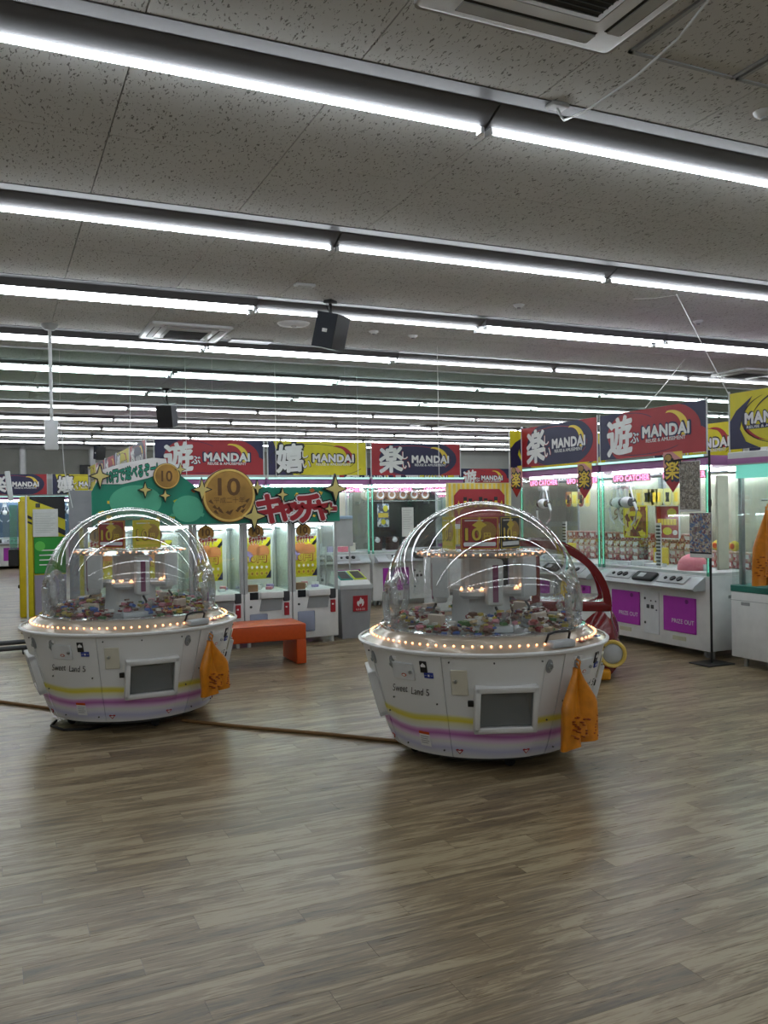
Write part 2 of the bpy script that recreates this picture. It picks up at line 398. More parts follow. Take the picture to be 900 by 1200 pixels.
wall_data = [('wall_left', X0 - .1, X0, Y0, Y1), ('wall_right', X1, X1 + .1, Y0, Y1), ('wall_front', X0 - .1, X1 + .1, Y0 - .1, Y0), ('wall_back', X0 - .1, X1 + .1, Y1, Y1 + .1)]
for nme, a, b, c, d in wall_data:
    w = struct(MB().box(a, b, c, d, -.12, CZ + .1, M['wall']).build(nme)); w['label'] = 'plain white shop wall'
    if nme == 'wall_back':
        for i in range(-3, 6):
            MB().box(1.75 + i * 1.9 - .85, 1.75 + i * 1.9 + .85, Y1 - .02, Y1, 2.62, 3.36, M['greypanel']).build('wall_panel', w)
            MB().rbox(1.75 + i * 1.9 + .88, 1.75 + i * 1.9 + 1.02, Y1 - .12, Y1, 2.45, 3.42, M['white'], .01).build('pilaster', w)
        MB().box(X0, X1, Y1 - .06, Y1, 2.48, 2.56, M['white']).build('ledge', w)

# ------------------------------------------------------------------ ceiling lights
def light_fixture(name, L, double):
    t = thing(name, 'white ceiling light', 'light')
    b = MB()
    b.prism([(-.15, CZ - .005), (.15, CZ - .005), (.14, CZ - .014), (.018, CZ - .066), (-.018, CZ - .066), (-.14, CZ - .014)] if not double else [(-.16, CZ - .005), (.16, CZ - .005), (.15, CZ - .014), (.12, CZ - .066), (.08, CZ - .066), (.0, CZ - .05), (-.08, CZ - .066), (-.12, CZ - .066), (-.15, CZ - .014)], 0, L, pm('light_reflector', '505053', .5))
    hb = b.build('housing', t); hb.rotation_euler = (0, 0, -PI / 2)
    offs = (-.1, .1) if double else (0,)
    for y in offs:
        tb = MB(); pts = ell(0, CZ - .072, .0165, .0165, 10, PI * .8, 2.2 * PI)
        tb.prism(pts, .03, L - .03, M['tube']); q = tb.build('tube', t); q.rotation_euler = (0, 0, -PI / 2); q.location = (0, y, 0)
        for xx in (.010, L - .028): MB().box(xx, xx + .018, y - .024, y + .024, CZ - .1, CZ - .07, M['white2']).build('end_cap', t)
    return t
LF = 2.435
protos = {False: None, True: None}
ORD = ['first', 'second', 'third', 'fourth', 'fifth', 'sixth', 'seventh', 'eighth', 'ninth', 'tenth', 'eleventh', 'twelfth', 'thirteenth']
DBL = {(2, -1), (2, 1), (2, 2), (3, -1), (3, 0), (4, -1), (4, 0), (6, -1), (7, -1)}
for k in range(-3, 11):
    y = ROW0 + k * PERIOD; seen = 0
    for i in range(-3, 7):
        x = 2.27 + i * LF
        if x < X0 + .1 or x + LF > X1: continue
        a, b = proj((x, y, CZ - .07)), proj((x + LF, y, CZ - .07))
        vis = False
        for s in range(21):
            q = proj((x + LF * s / 20, y, CZ - .07))
            if q[2] > .2 and 0 <= q[0] <= 900 and 0 <= q[1] <= 1200: vis = True
        if vis:
            lab = 'lit tube fixture, %s from the left in the %s ceiling light row from the camera' % (ORD[seen], ORD[k]); seen += 1; grp = 'ceiling light rows'
        else:
            lab = 'lit ceiling tube fixture just outside the picture'; grp = 'ceiling lights out of the picture'
        d = (k, i) in DBL
        if protos[d] is None: o = light_fixture('ceiling_light', LF - .012, d); protos[d] = o
        else: o = dup(protos[d], None)
        o.location = (x, y, 0); o['label'] = lab; o['group'] = grp
# ------------------------------------------------------------------ dome candy machines
def patch(mb, a0, a1, zs, rf, m, hole=None, step=4.0, th=.014):
    """curved panel between angles (deg) with a real thickness edge"""
    n = max(2, int(round((a1 - a0) / step))); An = [a0 + (a1 - a0) * i / n for i in range(n + 1)]
    if hole: An = sorted(set([round(x, 3) for x in An if not (abs(x - hole[0]) < 1.4 or abs(x - hole[1]) < 1.4)] + [hole[0], hole[1], a0, a1]))
    P = lambda a, z, d: ((rf(z) - d) * math.sin(R(a)), -(rf(z) - d) * math.cos(R(a)), z)
    nz = len(zs); vs = [P(a, z, 0) for a in An for z in zs]; fs = []
    for i in range(len(An) - 1):
        for j in range(nz - 1):
            if hole and An[i] >= hole[0] - 1e-6 and An[i + 1] <= hole[1] + 1e-6 and zs[j] >= hole[2] - 1e-6 and zs[j + 1] <= hole[3] + 1e-6: continue
            fs.append((i * nz + j, (i + 1) * nz + j, (i + 1) * nz + j + 1, i * nz + j + 1))
    b = len(vs)
    ring = [(a, zs[0]) for a in An] + [(a1, z) for z in zs[1:]] + [(a, zs[-1]) for a in An[-2::-1]] + [(a0, z) for z in zs[-2:0:-1]]
    k = len(ring)
    vs += [P(a, z, 0) for a, z in ring] + [P(a, z, th) for a, z in ring]
    fs += [(b + i, b + k + i, b + k + (i + 1) % k, b + (i + 1) % k) for i in range(k)]
    return mb.add(vs, fs, m, None, True)
def rbody(z):
    t = (z - .08) / .6
    return .565 + .185 * t ** .82
TILT = R(15)
def on_body(a, z, out=0.0):
    """frame on the panel at angle a: x right, y inward, z up the sloped skin"""
    return Matrix.Rotation(R(a), 4, 'Z') @ Matrix.Translation((0, -rbody(z) - out, z)) @ Matrix.Rotation(TILT, 4, 'X')

def dome_machine(label, cx, cy, cards, seed):
    rz = math.atan2(-cx, cy)
    t = thing('candy_dome_machine', label, 'arcade machine', (cx, cy, 0), rz, 'clear domed candy machines')
    g = random.Random(seed)
    # chassis and wheels
    MB().cyl(.50, .05, .66, M['dkgrey'], 32).build('chassis', t)
    for a in (20, 110, 200, 290):
        x, y = .44 * math.sin(R(a)), -.44 * math.cos(R(a))
        w = MB(); w.cyl(.032, -.014, .014, M['rubber'], 16, Matrix.Translation((x, y, .032)) @ Matrix.Rotation(PI / 2, 4, 'X')); w.build('caster', t)
    ZS = [.08, .14, .20, .255, .32, .38, .44, .505, .56, .62, .68]
    for k in range(4):
        o = 90 * k
        p = MB(); patch(p, -17.3 + o, 27.8 + o, ZS, rbody, M['bands'], (-2.5 + o, 24.5 + o, .255, .505)); pp = p.build('prize_panel', t)
        p = MB(); patch(p, 28.1 + o, 37.8 + o, ZS, lambda z: rbody(z) - .004, M['bands']); p.build('edge_panel', t)
        p = MB(); patch(p, 38.1 + o, 72.4 + o, ZS, rbody, M['bands']); tp = p.build('service_panel', t)
        # prize opening
        T = on_body(11 + o, .38, .012)
        f = MB()
        for s in (-1, 1):
            f.rbox(min(s * .176, s * .146), max(s * .176, s * .146), -.012, .05, -.138, .138, M['white'], .006, 2, T)
            z = s * .122; f.rbox(-.176, .176, -.012, .05, z - .017, z + .017, M['white'], .006, 2, T)
        fr = f.build('prize_door_frame', t)
        d = MB()
        d.box(-.146, .146, .15, .16, -.10, .105, M['ltgrey'], T).box(-.15, -.146, .0, .16, -.105, .105, M['grey'], T).box(.146, .15, .0, .16, -.105, .105, M['grey'], T)
        d.box(-.15, .15, 0, .16, -.11, -.105, M['grey'], T).box(-.15, .15, 0, .16, .1, .105, M['grey'], T)
        d.add([(-.146, .02, -.1), (.146, .02, -.1), (.146, .15, .02), (-.146, .15, .02)], [(0, 1, 2, 3)], M['white2'], T)
        d.build('prize_chute', t)
        MB().box(-.145, .145, .012, .018, -.104, .104, glass('smoked_flap', 'bfc6c6', .07, .6, 4, .02, .12), T).build('prize_flap', t)
        # lock plate, coin plate, stickers
        T = on_body(-10 + o, .535, .006); q = MB(); q.rbox(-.047, .047, -.004, .006, -.075, .075, M['cream'], .003, 1, T); q.cyl(.009, 0, .012, M['steel'], 12, T @ Matrix.Translation((-.02, -.004, .01)) @ Matrix.Rotation(PI / 2, 4, 'X')); q.build('lock_plate', t)
        T = on_body(-5.5 + o, .415, .004); MB().rbox(-.016, .016, -.006, .006, -.018, .018, M['black'], .003, 1, T).build('coin_slot', t)
        for a in (-13, 24):
            T = on_body(a + o, .118, .003); q = MB(); q.prism([(-.022, .012), (0, -.014), (.022, .012), (.012, .017), (0, .011), (-.012, .017)], -.001, .004, M['red'], T); q.prism([(-.013, .009), (0, -.006), (.013, .009), (0, .007)], -.002, .003, M['wprint'], T); q.build('arrow_sticker', t)
        c = 55.2 + o
        T = on_body(c - 3, .575, .005); q = MB(); q.rbox(-.08, .08, -.003, .008, -.05, .05, M['white2'], .002, 1, T); hatch = q.build('coin_hatch', t)
        q = MB(); q.cyl(.010, 0, .01, M['steel'], 14, T @ Matrix.Translation((.06, -.003, 0)) @ Matrix.Rotation(PI / 2, 4, 'X')); q.build('lock', hatch)
        q = MB(); q.prism(ell(.005, -.022, .018, .010, 16), -.0045, 0, M['orange'], T); q.prism(ell(.005, -.022, .012, .006, 16), -.0055, 0, M['wprint'], T); q.build('sticker', hatch)
        T = on_body(c + 8.5, .617, .004); q = MB(); q.box(-.02, .022, -.002, .006, -.038, .028, M['kprint'], T); q.prism([(-.014, -.005), (.016, -.005), (.016, .006), (.001, .02), (-.014, .006)], -.003, 0, M['wprint'], T); q.build('notice_sticker', t)
        T = on_body(c + 11.3, .565, .004); q = MB(); q.box(-.035, .02, -.002, .006, -.016, .016, pm('blue_print', '2c3c8c', .5), T); text(q, 'ー ■ ー', -.007, 0, .012, M['wprint'], -.0025, .02, .05, T=T); q.build('blue_sticker', t)
        T = on_body(c - 9, .642, .003); MB().box(-.035, .035, -.001, .005, -.008, .008, M['wprint'], T).build('name_strip', t)
        T = on_body(c - 1, .465, .004); q = MB()
        text(q, 'Sweet', -.074, .002, .046, M['kprint'], 0, 0, .112, .3, .05, T); text(q, 'Land', .052, -.002, .044, M['kprint'], 0, 0, .086, .3, .02, T); text(q, '5', .128, .0, .042, M['kprint'], 0, 0, .024, .2, 0, T); q.build('lettering', t)
        T = on_body(c + 2, .175, .004); q = MB(); q.box(-.035, .035, -.001, .005, -.045, .03, M['wprint'], T).box(-.035, .035, -.002, .005, .03, .045, M['orange'], T)
        for i in range(4): q.box(-.028, .028 - .008 * (i % 2), -.0018, 0, .012 - .013 * i, .016 - .013 * i, M['grey'], T)
        q.build('warning_label', t)
        q = MB()
        for a, z in ((c - 14, .40), (c + 13, .40), (c - 13, .12), (c + 13, .12), (-14 + o, .65), (5 + o, .65), (26 + o, .65), (33 + o, .3)):
            q.cyl(.005, 0, .006, M['dkgrey'], 8, on_body(a, z, .003) @ Matrix.Rotation(PI / 2, 4, 'X'))
        s_ = q.build('screw_set', t); s_['kind'] = 'stuff'
        # bag hooks under the rim
        for a in (30, 46):
            T = on_body(a + o, .615, .004); q = MB(); q.prism(ell(0, 0, .020, .040, 20), -.002, .006, M['grey'], T)
            q.tube([(0, -.006, .02), (.009, -.012, .018), (.012, -.014, 0), (.006, -.014, -.016), (-.006, -.014, -.014), (-.010, -.012, 0)], .004, M['steel'], 6, T); q.build('bag_hook', t)
        # grip bar and speaker box on the rim
        if k % 2: continue
        a = 38 + o; T = Matrix.Rotation(R(a), 4, 'Z') @ Matrix.Translation((0, -.70, .735))
        MB().rbox(-.085, .085, -.045, .03, -.025, .012, M['silver'], .01, 2, T).build('rim_box', t)
        MB().tube([(-.085, .02, .0), (-.08, .0, .05), (-.05, -.015, .062), (.05, -.015, .062), (.08, 0, .05), (.085, .02, .0)], .007, M['black'], 8, T).build('grip_bar', t)
        q = MB()
        for i in range(7): q.box(-.012, .012, -.02, .02, -.002, .004, CANDY[(i * 3) % 8], Matrix.Rotation(R(52 + i * 3.4 + o), 4, 'Z') @ Matrix.Translation((0, -.71 + .015 * (i % 3), .722)) @ Matrix.Rotation(R(25 * i), 4, 'Z'))
        s_ = q.build('rim_confetti', t); s_['kind'] = 'stuff'
    # rim, light ring, deck
    MB().lathe([(.745, .675), (.772, .685), (.775, .697), (.768, .703), (.755, .704)], M['white'], 64).build('rim', t)
    MB().lathe([(.757, .70), (.70, .722), (.655, .752), (.625, .772), (.612, .772), (.60, .74)], pm('pearly_light_cover', 'b8aa98', .16, .25), 64).build('light_ring', t)
    b = MB()
    for i in range(84):
        a = 2 * PI * i / 84; b.sph((.694 * math.sin(a), -.694 * math.cos(a), .7315), .0065, M['bulb'], 6, 4)
    b = b.build('bulb_ring', t); b['kind'] = 'stuff'
    MB().lathe([(.0, .772), (.25, .772), (.27, .76), (.60, .752)], pm('mirror_deck', 'bfc4c8', .18, .6), 48).build('deck', t)
    # dome
    prof = [(.615, .755), (.612, .85), (.61, .92)] + [(.61 * math.cos(x), .92 + .612 * math.sin(x)) for x in [PI / 2 * i / 14 for i in range(1, 15)]]
    prof[-1] = (.0005, prof[-1][1])
    MB().lathe(prof, M['dome'], 72).build('dome', t)
    MB().lathe([(.608, .762), (.635, .768), (.636, .78), (.613, .784)], M['acrylic'], 64).build('dome_flange', t)
    for a in (-62, 62, 118, -118):
        T = Matrix.Rotation(R(a), 4, 'Z') @ Matrix.Translation((0, -.60, .925)); q = MB()
        q.tube([(.085 * math.cos(x), -.012, .125 * math.sin(x)) for x in [2 * PI * i / 28 for i in range(28)]], .022, M['acrylic'], 8, T, True); h = q.build('hand_hole_ring', t)
        for zz in (-.118, .118):
            q = MB(); q.sph((0, -.04, zz * 1.02), .013, M['steel'], 10, 6, (1, .5, 1), T); q.build('bolt', h)
    # central tower
    MB().cyl(.20, .772, .985, M['white'], 8, Matrix.Rotation(R(22), 4, 'Z'), .185).build('tower', t)
    MB().cyl(.10, .985, 1.21, M['white2'], 8).build('tower_neck', t)
    for k in range(4):
        T = Matrix.Rotation(R(90 * k - 14), 4, 'Z')
        q = MB(); q.lathe([(.06, -.04), (.085, -.02), (.085, .0), (.07, .012), (0, .014)], M['white'], 16, T=T @ Matrix.Translation((0, -.2, .985))); lb = q.build('lamp_box', t)
        q = MB()
        for i in range(9): q.sph((.075 * math.sin(i - 4), -.205 - .06 * abs(math.cos(i - 4)), 1.0 + .01 * (i % 2)), .0065, M['bulb'], 6, 4, (1, 1, 1), T)
        q = q.build('lamp_bulbs', lb); q['kind'] = 'stuff'
        T = Matrix.Rotation(R(90 * k + 17), 4, 'Z') @ Matrix.Translation((0, -.27, 0))
        MB().rbox(-.05, .05, -.04, .045, .905, 1.185, M['white'], .022, 3, T).build('crane_arm', t)
        MB().box(-.022, .012, -.043, -.038, .93, 1.15, pm('plum_stripe', '7d3f62', .4), T).build('arm_stripe', t)
        T2 = Matrix.Rotation(R(90 * k + 50), 4, 'Z') @ Matrix.Translation((0, -.37, 0))
        MB().rbox(-.065, .065, -.012, .012, .96, 1.2, M['white2'], .01, 2, T2).build('guide_plate', t)
        q = MB(); q.tube([(0, -.02, .90), (.012, -.05, .86), (.01, -.04, .83)], .008, M['black'], 8, T); q.build('scoop_hinge', t)
        q = MB(); q.lathe([(.0, -.05), (.05, -.04), (.07, 0.0), (.062, 0), (.045, -.033), (0, -.042)], M['acrylic'], 16, 0, PI, T @ Matrix.Translation((0, -.07, .86)) @ Matrix.Rotation(R(-20), 4, 'X')); q.build('scoop', t)
        T3 = Matrix.Rotation(R(90 * k + 10), 4, 'Z') @ Matrix.Translation((0, -.34, 0))
        MB().rbox(-.12, .12, -.05, .06, .76, .80, M['white2'], .008, 2, T3).build('pusher_shelf', t)
        T3 = Matrix.Rotation(R(90 * k + 52), 4, 'Z') @ Matrix.Translation((0, -.43, 0))
        MB().rbox(-.055, .055, -.02, .02, .78, .865, pm('pale_candy_card', 'c9b8a8', .5), .004, 1, T3).build('shelf_card', t)
    MB().lathe([(0, 1.235), (.40, 1.235), (.425, 1.222), (.40, 1.195), (0, 1.195)], M['acrylic'], 8, T=Matrix.Rotation(R(20), 4, 'Z')).build('light_disc', t)
    b = MB()
    for i in range(56):
        a = 2 * PI * i / 56; b.sph(((.395 - .02 * (i % 2)) * math.sin(a), -(.395 - .02 * (i % 2)) * math.cos(a), 1.215), .0055, M['bulb'], 6, 4)
    b = b.build('disc_bulbs', t); b['kind'] = 'stuff'
    # candy: too many to count
    for ring, (r_a, r_b, za, n) in enumerate(((.40, .58, .765, 760), (.26, .40, .80, 420))):
        b = MB()
        for i in range(n):
            a = g.uniform(0, 2 * PI)
            if ring == 0 and math.sin(4 * a + seed) < -.45: continue
            if ring == 1 and abs(((math.degrees(a) - 10 + 45) % 90) - 45) > 24: continue
            r = g.uniform(r_a, r_b); z = za + g.random() * .075 * (1 - abs((r - (r_a + r_b) / 2) / (r_b - r_a)))
            T = Matrix.Translation((r * math.sin(a), -r * math.cos(a), z)) @ Matrix.Rotation(g.uniform(0, 6), 4, 'Z') @ Matrix.Rotation(g.uniform(-.6, .6), 4, 'X')
            s = g.uniform(.009, .024); b.box(-s, s, -s * .6, s * .6, 0, s * .8, CANDY[g.choice((0, 0, 1, 2, 3, 3, 4, 4, 5, 6, 7))], T)
        nm = 'candy_pile'; c = b.build(nm, None, (cx, cy, 0), rz)
        tag(c, 'wrapped candy heaped on the %s of the %s' % (('outer deck', 'inner pusher shelves')[ring], label.split(',')[0]), 'candy', 'heaps of wrapped candy', 'stuff')
    # cards standing on the light disc
    for a, w, bg, fg, kind in cards:
        T = Matrix.Rotation(R(a), 4, 'Z') @ Matrix.Translation((0, -.212, 1.338)); c = MB()
        if kind == 'coin':
            c.prism(ell(0, -.04, .055, .055, 24), -.004, .004, M['coin'], T); text(c, '10', 0, -.04, .05, M['coindk'], -.0045, .02, T=T)
            q = c.build('price_card', None, (cx, cy, 0), rz); tag(q, 'round bronze coin card standing beside the price cards in the left dome', 'sign', 'cards on the light discs'); continue
        c.rbox(-w / 2, w / 2, -.004, .004, -.10, .10, M[bg], .003, 1, T)
        c.box(-w / 2 + .006, w / 2 - .006, -.0055, -.004, -.094, .094, M['gold'], T).box(-w / 2 + .010, w / 2 - .010, -.0065, -.005, -.090, .090, M[bg], T)
        c.prism(ell(w * .18, .01, w * .26, .06, 24), -.0072, -.006, M['coin'], T)
        c.prism(star4(-.0, .05, .045, .5), -.0078, -.006, M['gold'], T)
        text(c, '10', -w * .16, -.008, .075, M['coindk'], -.0080, .05, w * .42, T=T); text(c, '10', -w * .16, -.006, .072, M['gold'], -.0096, .02, w * .4, T=T); text(c, '円', w * .2, -.018, .04, M['gold'], -.0086, .02, T=T)
        c.prism([(-w * .40, -.078), (w * .40, -.078), (w * .42, -.066), (w * .40, -.054), (-w * .40, -.054), (-w * .42, -.066)], -.0078, -.006, M['wprint' if bg != 'yel' else 'gold'], T)
        c.box(-w * .38, w * .1, -.0078, -.006, .073, .08, M['wprint'], T)
        q = c.build('price_card', None, (cx, cy, 0), rz)
        tag(q, '%s ten-yen price card standing on the light disc of the %s' % (fg, label.split(',')[0]), 'sign', 'cards on the light discs')
    return t
dome_machine('right-hand domed candy machine, nearest the camera, with amber bags on its rim', 2.78, 4.70, [(-66, .2, 'yel', 'yellow', 'c'), (-1, .232, 'red', 'red', 'c'), (58, .232, 'kprint', 'black', 'c')], 3)
dome_machine('left-hand domed candy machine, farther back by the orange bench', .92, 6.62, [(-36, .23, 'red', 'red', 'c'), (33, .23, 'yel', 'yellow', 'c'), (-88, .1, '', '', 'coin')], 11)

def plastic_bag(label, p, rz, h, w, tilt=0):
    """bundle of thin bags pinched at the hook, folding wider towards the hem"""
    t = thing('plastic_bag', label, 'bag', p, rz, 'amber plastic bags hung on machines')
    for k, (dx, sc, tw, dy) in enumerate(((-.22 * w, 1.0, -.25, .012), (.02 * w, .88, .1, .02), (.25 * w, .93, .3, 0.0))):
        vs = []; fs = []; nu, nv = 22, 12
        for j in range(nv + 1):
            v = j / nv; ww = w * (.09 + .36 * min(1, max(0, v - .06) * 2.4) ** .8) * sc
            for i in range(nu):
                a = 2 * PI * i / nu; fold = 1 + .22 * math.sin(3 * a + 4 * v + k) * v
                x = dx * min(1, v * 2.1) + ww * .5 * math.cos(a) * fold + tilt * v * h; y = dy + (.016 + .03 * v) * math.sin(a) * fold + .008 * math.sin(7 * x / w + 3 * v)
                vs.append((x, y, -v * h * sc + .01 * math.cos(a + tw) * v))
        for j in range(nv):
            for i in range(nu): fs.append((j * nu + i, j * nu + (i + 1) % nu, (j + 1) * nu + (i + 1) % nu, (j + 1) * nu + i))
        fs += [tuple(range(nu)), tuple(range(nv * nu, nv * nu + nu))]
        b = MB().add(vs, fs, M['bag'], None, True).build('bag', t)
        q = MB(); rr = random.Random(k)
        for i in range(8):
            z = -h * (.62 + .035 * i); x = dx + tilt * -z + rr.uniform(-.12, .12) * w
            T = Matrix.Translation((x, dy - .062 * (-z / h) - .006, z)) @ Matrix.Rotation(rr.uniform(-.5, .5), 4, 'Y'); q.box(-.005, .005, -.001, .03, -.003, .003, pm('bag_ink', '8a3a10', .5), T)
        q = q.build('print', b); q['kind'] = 'stuff'
    MB().tube([(0, .012, .05), (.012, -.004, .035), (.004, -.006, .0), (-.01, .0, .03)], .006, M['bag'], 6).build('loop', t)
    return t
def rim_pt(cx, cy, a, r, z):
    rz = math.atan2(-cx, cy) + R(a); return (cx + r * math.sin(rz), cy - r * math.cos(rz), z), rz
p, z_ = rim_pt(2.78, 4.70, 41, .80, .60); plastic_bag('amber plastic bags hung on the rim of the right domed machine', p, z_, .43, .28)
p, z_ = rim_pt(.92, 6.62, 41, .80, .60); plastic_bag('amber plastic bags hung on the rim of the left domed machine', p, z_, .37, .27, .12)
# ------------------------------------------------------------------ printed banners
def arc_poly(cx, cz, rx, rz_, a0, a1, t0, n=18):
    aa = [a0 + (a1 - a0) * i / n for i in range(n + 1)]
    return [(cx + rx * math.cos(R(x)), cz + rz_ * math.sin(R(x))) for x in aa] + [(cx + rx * (1 - t0 * math.sin(PI * i / n)) * math.cos(R(x)), cz + rz_ * (1 - t0 * math.sin(PI * i / n)) * math.sin(R(x))) for i, x in list(enumerate(aa))[::-1]]
def logo_print(cloth, w, h):
    for a, m in ((arc_poly(w * .36, h * .5, w * .27, h * .44, 115, 270, .05), 'kprint'), (arc_poly(w * .30, h * .42, w * .20, h * .30, 165, 262, .16), 'red'), (arc_poly(w * .46, h * .42, w * .30, h * .56, 85, 160, .04), 'kprint'), (arc_poly(w * .62, h * .5, w * .34, h * .46, -80, 80, .12), 'navy')):
        MB().prism(a, -.0035, 0, M[m]).build('arc_print', cloth)
    q = MB(); text(q, 'MANDAI', w * .30, h * .52, h * .20, M['navy'], -.0055, .09, w * .38, sp=1.1); text(q, 'MANDAI', w * .30, h * .52, h * .18, M['wprint'], -.007, .05, w * .36, sp=1.1)
    q.box(w * .11, w * .49, -.004, 0, h * .33, h * .40, M['navy']); text(q, 'REUSE & AMUSEMENT', w * .30, h * .365, h * .045, M['wprint'], -.0055, .015, w * .34); q.build('lettering', cloth)
def banner(label, w, h, scheme, loc, rz):
    """loc = lower left corner seen from the front; cloth faces local -y"""
    t = thing('banner', label, 'banner', loc, rz, 'printed banners above the machine rows')
    bgm, main, swo = {'logo': ('yel', 'yel', 'red'), 'red': ('navy', 'red', 'gold'), 'blue': ('red', 'navy', 'gold'), 'yellow': ('navy', 'yel', 'red')}[scheme]
    kan, kana = {'logo': ('', ''), 'red': ('遊', 'ぶ'), 'blue': ('楽', 'しい'), 'yellow': ('嬉', 'しい')}[scheme]
    c = MB(); c.box(0, w, 0, .006, 0, h, M[bgm]); cloth = c.build('cloth', t)
    clip = (0, w, 0, h); q = MB()
    q.prism(ell(w * .52, h * .52, w * .44, h * .62, 40, clip=clip), -.002, 0, M[main])
    if scheme == 'red': q.prism(ell(w * .62, h * .2, w * .5, h * .42, 40, clip=clip), -.0025, 0, M[main])
    if scheme == 'logo': q = MB(); q.prism([(0, 0), (0, h * .50), (w * .05, h * .68), (w * .17, h * .90), (w * .10, h * .62), (w * .075, h * .35), (w * .12, h * .12), (w * .22, 0)], -.003, 0, M['navy'])
    if scheme == 'yellow':
        q.prism([(w * .05, h), (w, h), (w, 0), (w * .25, 0), (w * .12, h * .3)], -.0025, 0, M[main])
        q.prism([(w * .02, h * .25), (w * .12, h * .7), (w * .26, h * .95), (w * .15, h * .6), (w * .13, h * .1)], -.003, 0, M['navy'])
    q.build('field_print', cloth)
    if scheme == 'logo':
        logo_print(cloth, w, h)
        for x in (-.012, w + .012): MB().tube([(x, .004, -.022), (x, .004, h + .02)], .008, M['white2'], 6).build('post', t)
        return t
    q = MB(); n = 16; a = [R(-20 + 120 * i / n) for i in range(n + 1)]
    cr = [(w * .70 + w * .16 * math.cos(x), h * .50 + h * .40 * math.sin(x)) for x in a] + [(w * .68 + w * .12 * math.cos(x), h * .50 + h * .36 * math.sin(x)) for x in a[::-1]]
    q.prism(cr, -.0035, 0, M[swo]); q.build('crescent_print', cloth)
    q = MB()
    if scheme != 'red': arcs = ((.45, .48, .44, .46, -30, 200), (.55, .45, .46, .52, 180, 330))
    else: arcs = ((.42, .30, .40, .26, 190, 330), (.3, .55, .30, .42, 40, 150))
    for cx, cz, rx, rz_, a0, a1 in arcs:
        aa = [R(a0 + (a1 - a0) * i / 20) for i in range(21)]; th = .015
        pl = [(cx * w + rx * w * math.cos(x), min(max(cz * h + rz_ * h * math.sin(x), 0), h)) for x in aa] + [(cx * w + (rx - .005) * w * math.cos(x), min(max(cz * h + (rz_ - th) * h * math.sin(x), 0), h)) for x in aa[::-1]]
        q.prism(pl, -.003, 0, M['kprint' if scheme == 'yellow' else ('red' if scheme == 'blue' else 'navy')])
    q = q.build('arc_print', cloth); q['kind'] = 'stuff'
    q = MB(); y = -.007; kx = w * .21
    if scheme == 'yellow': text(q, kan, kx, h * .50, h * .86, M['kprint'], y + .0012, .075, w * .27, 0, .08)
    text(q, kan, kx, h * .50, h * .80, M['wprint'], y, .035, w * .25, 0, .08); q.build('kanji_lettering', cloth)
    q = MB(); kk = 1 if len(kana) == 1 else 2
    for i, ch in enumerate(kana):
        text(q, ch, w * (.365 + .012 * i), h * ((.62, .32)[i] if kk == 2 else .42), h * .24, M['kprint' if scheme == 'yellow' else bgm], y + .0012, .05); text(q, ch, w * (.365 + .012 * i), h * ((.62, .32)[i] if kk == 2 else .42), h * .22, M['wprint'], y, .02)
    text(q, 'MANDAI', w * .655, h * .51, h * .25, M['kprint' if scheme == 'yellow' else 'navy'], y + .0012, .09, w * .44, sp=1.1); text(q, 'MANDAI', w * .655, h * .51, h * .215, M['wprint'], y, .05, w * .42, sp=1.1)
    text(q, 'REUSE & AMUSEMENT', w * .655, h * .325, h * .075, M['wprint'], y, .015, w * .36); q.build('lettering', cloth)
    for x in (-.012, w + .012): MB().tube([(x, .004, -.022), (x, .004, h + .02)], .008, M['white2'], 6).build('post', t)
    return t

# ------------------------------------------------------------------ big crane machines
def claw(t, x, y, ztop, zc):
    q = MB(); q.rbox(x - .05, x + .05, y - .05, y + .05, ztop - .12, ztop, M['white'], .012, 2); q.cyl(.016, zc + .06, ztop - .1, M['white2'], 10, Matrix.Translation((x, y, 0))); q.build('claw_carriage', t)
    T = Matrix.Translation((x, y, zc))
    h = MB(); h.sph((0, 0, 0), .075, M['white'], 16, 10, (1, 1, .85), T); h.cyl(.045, -.10, .10, M['dkgrey'], 14, T @ Matrix.Rotation(PI / 2, 4, 'Y')); h = h.build('claw_head', t)
    for s in (-1, 1):
        MB().tube([(s * .11, 0, .0), (s * .15, 0, -.08), (s * .13, 0, -.19), (s * .06, 0, -.25)], [.016, .014, .012, .008], M['white2'], 8, T).build('claw_finger', h)
        MB().tube([(s * .02, 0, .3), (s * .05, 0, .17), (s * .10, 0, .02)], .010, M['white2'], 8, T).build('claw_strut', h)
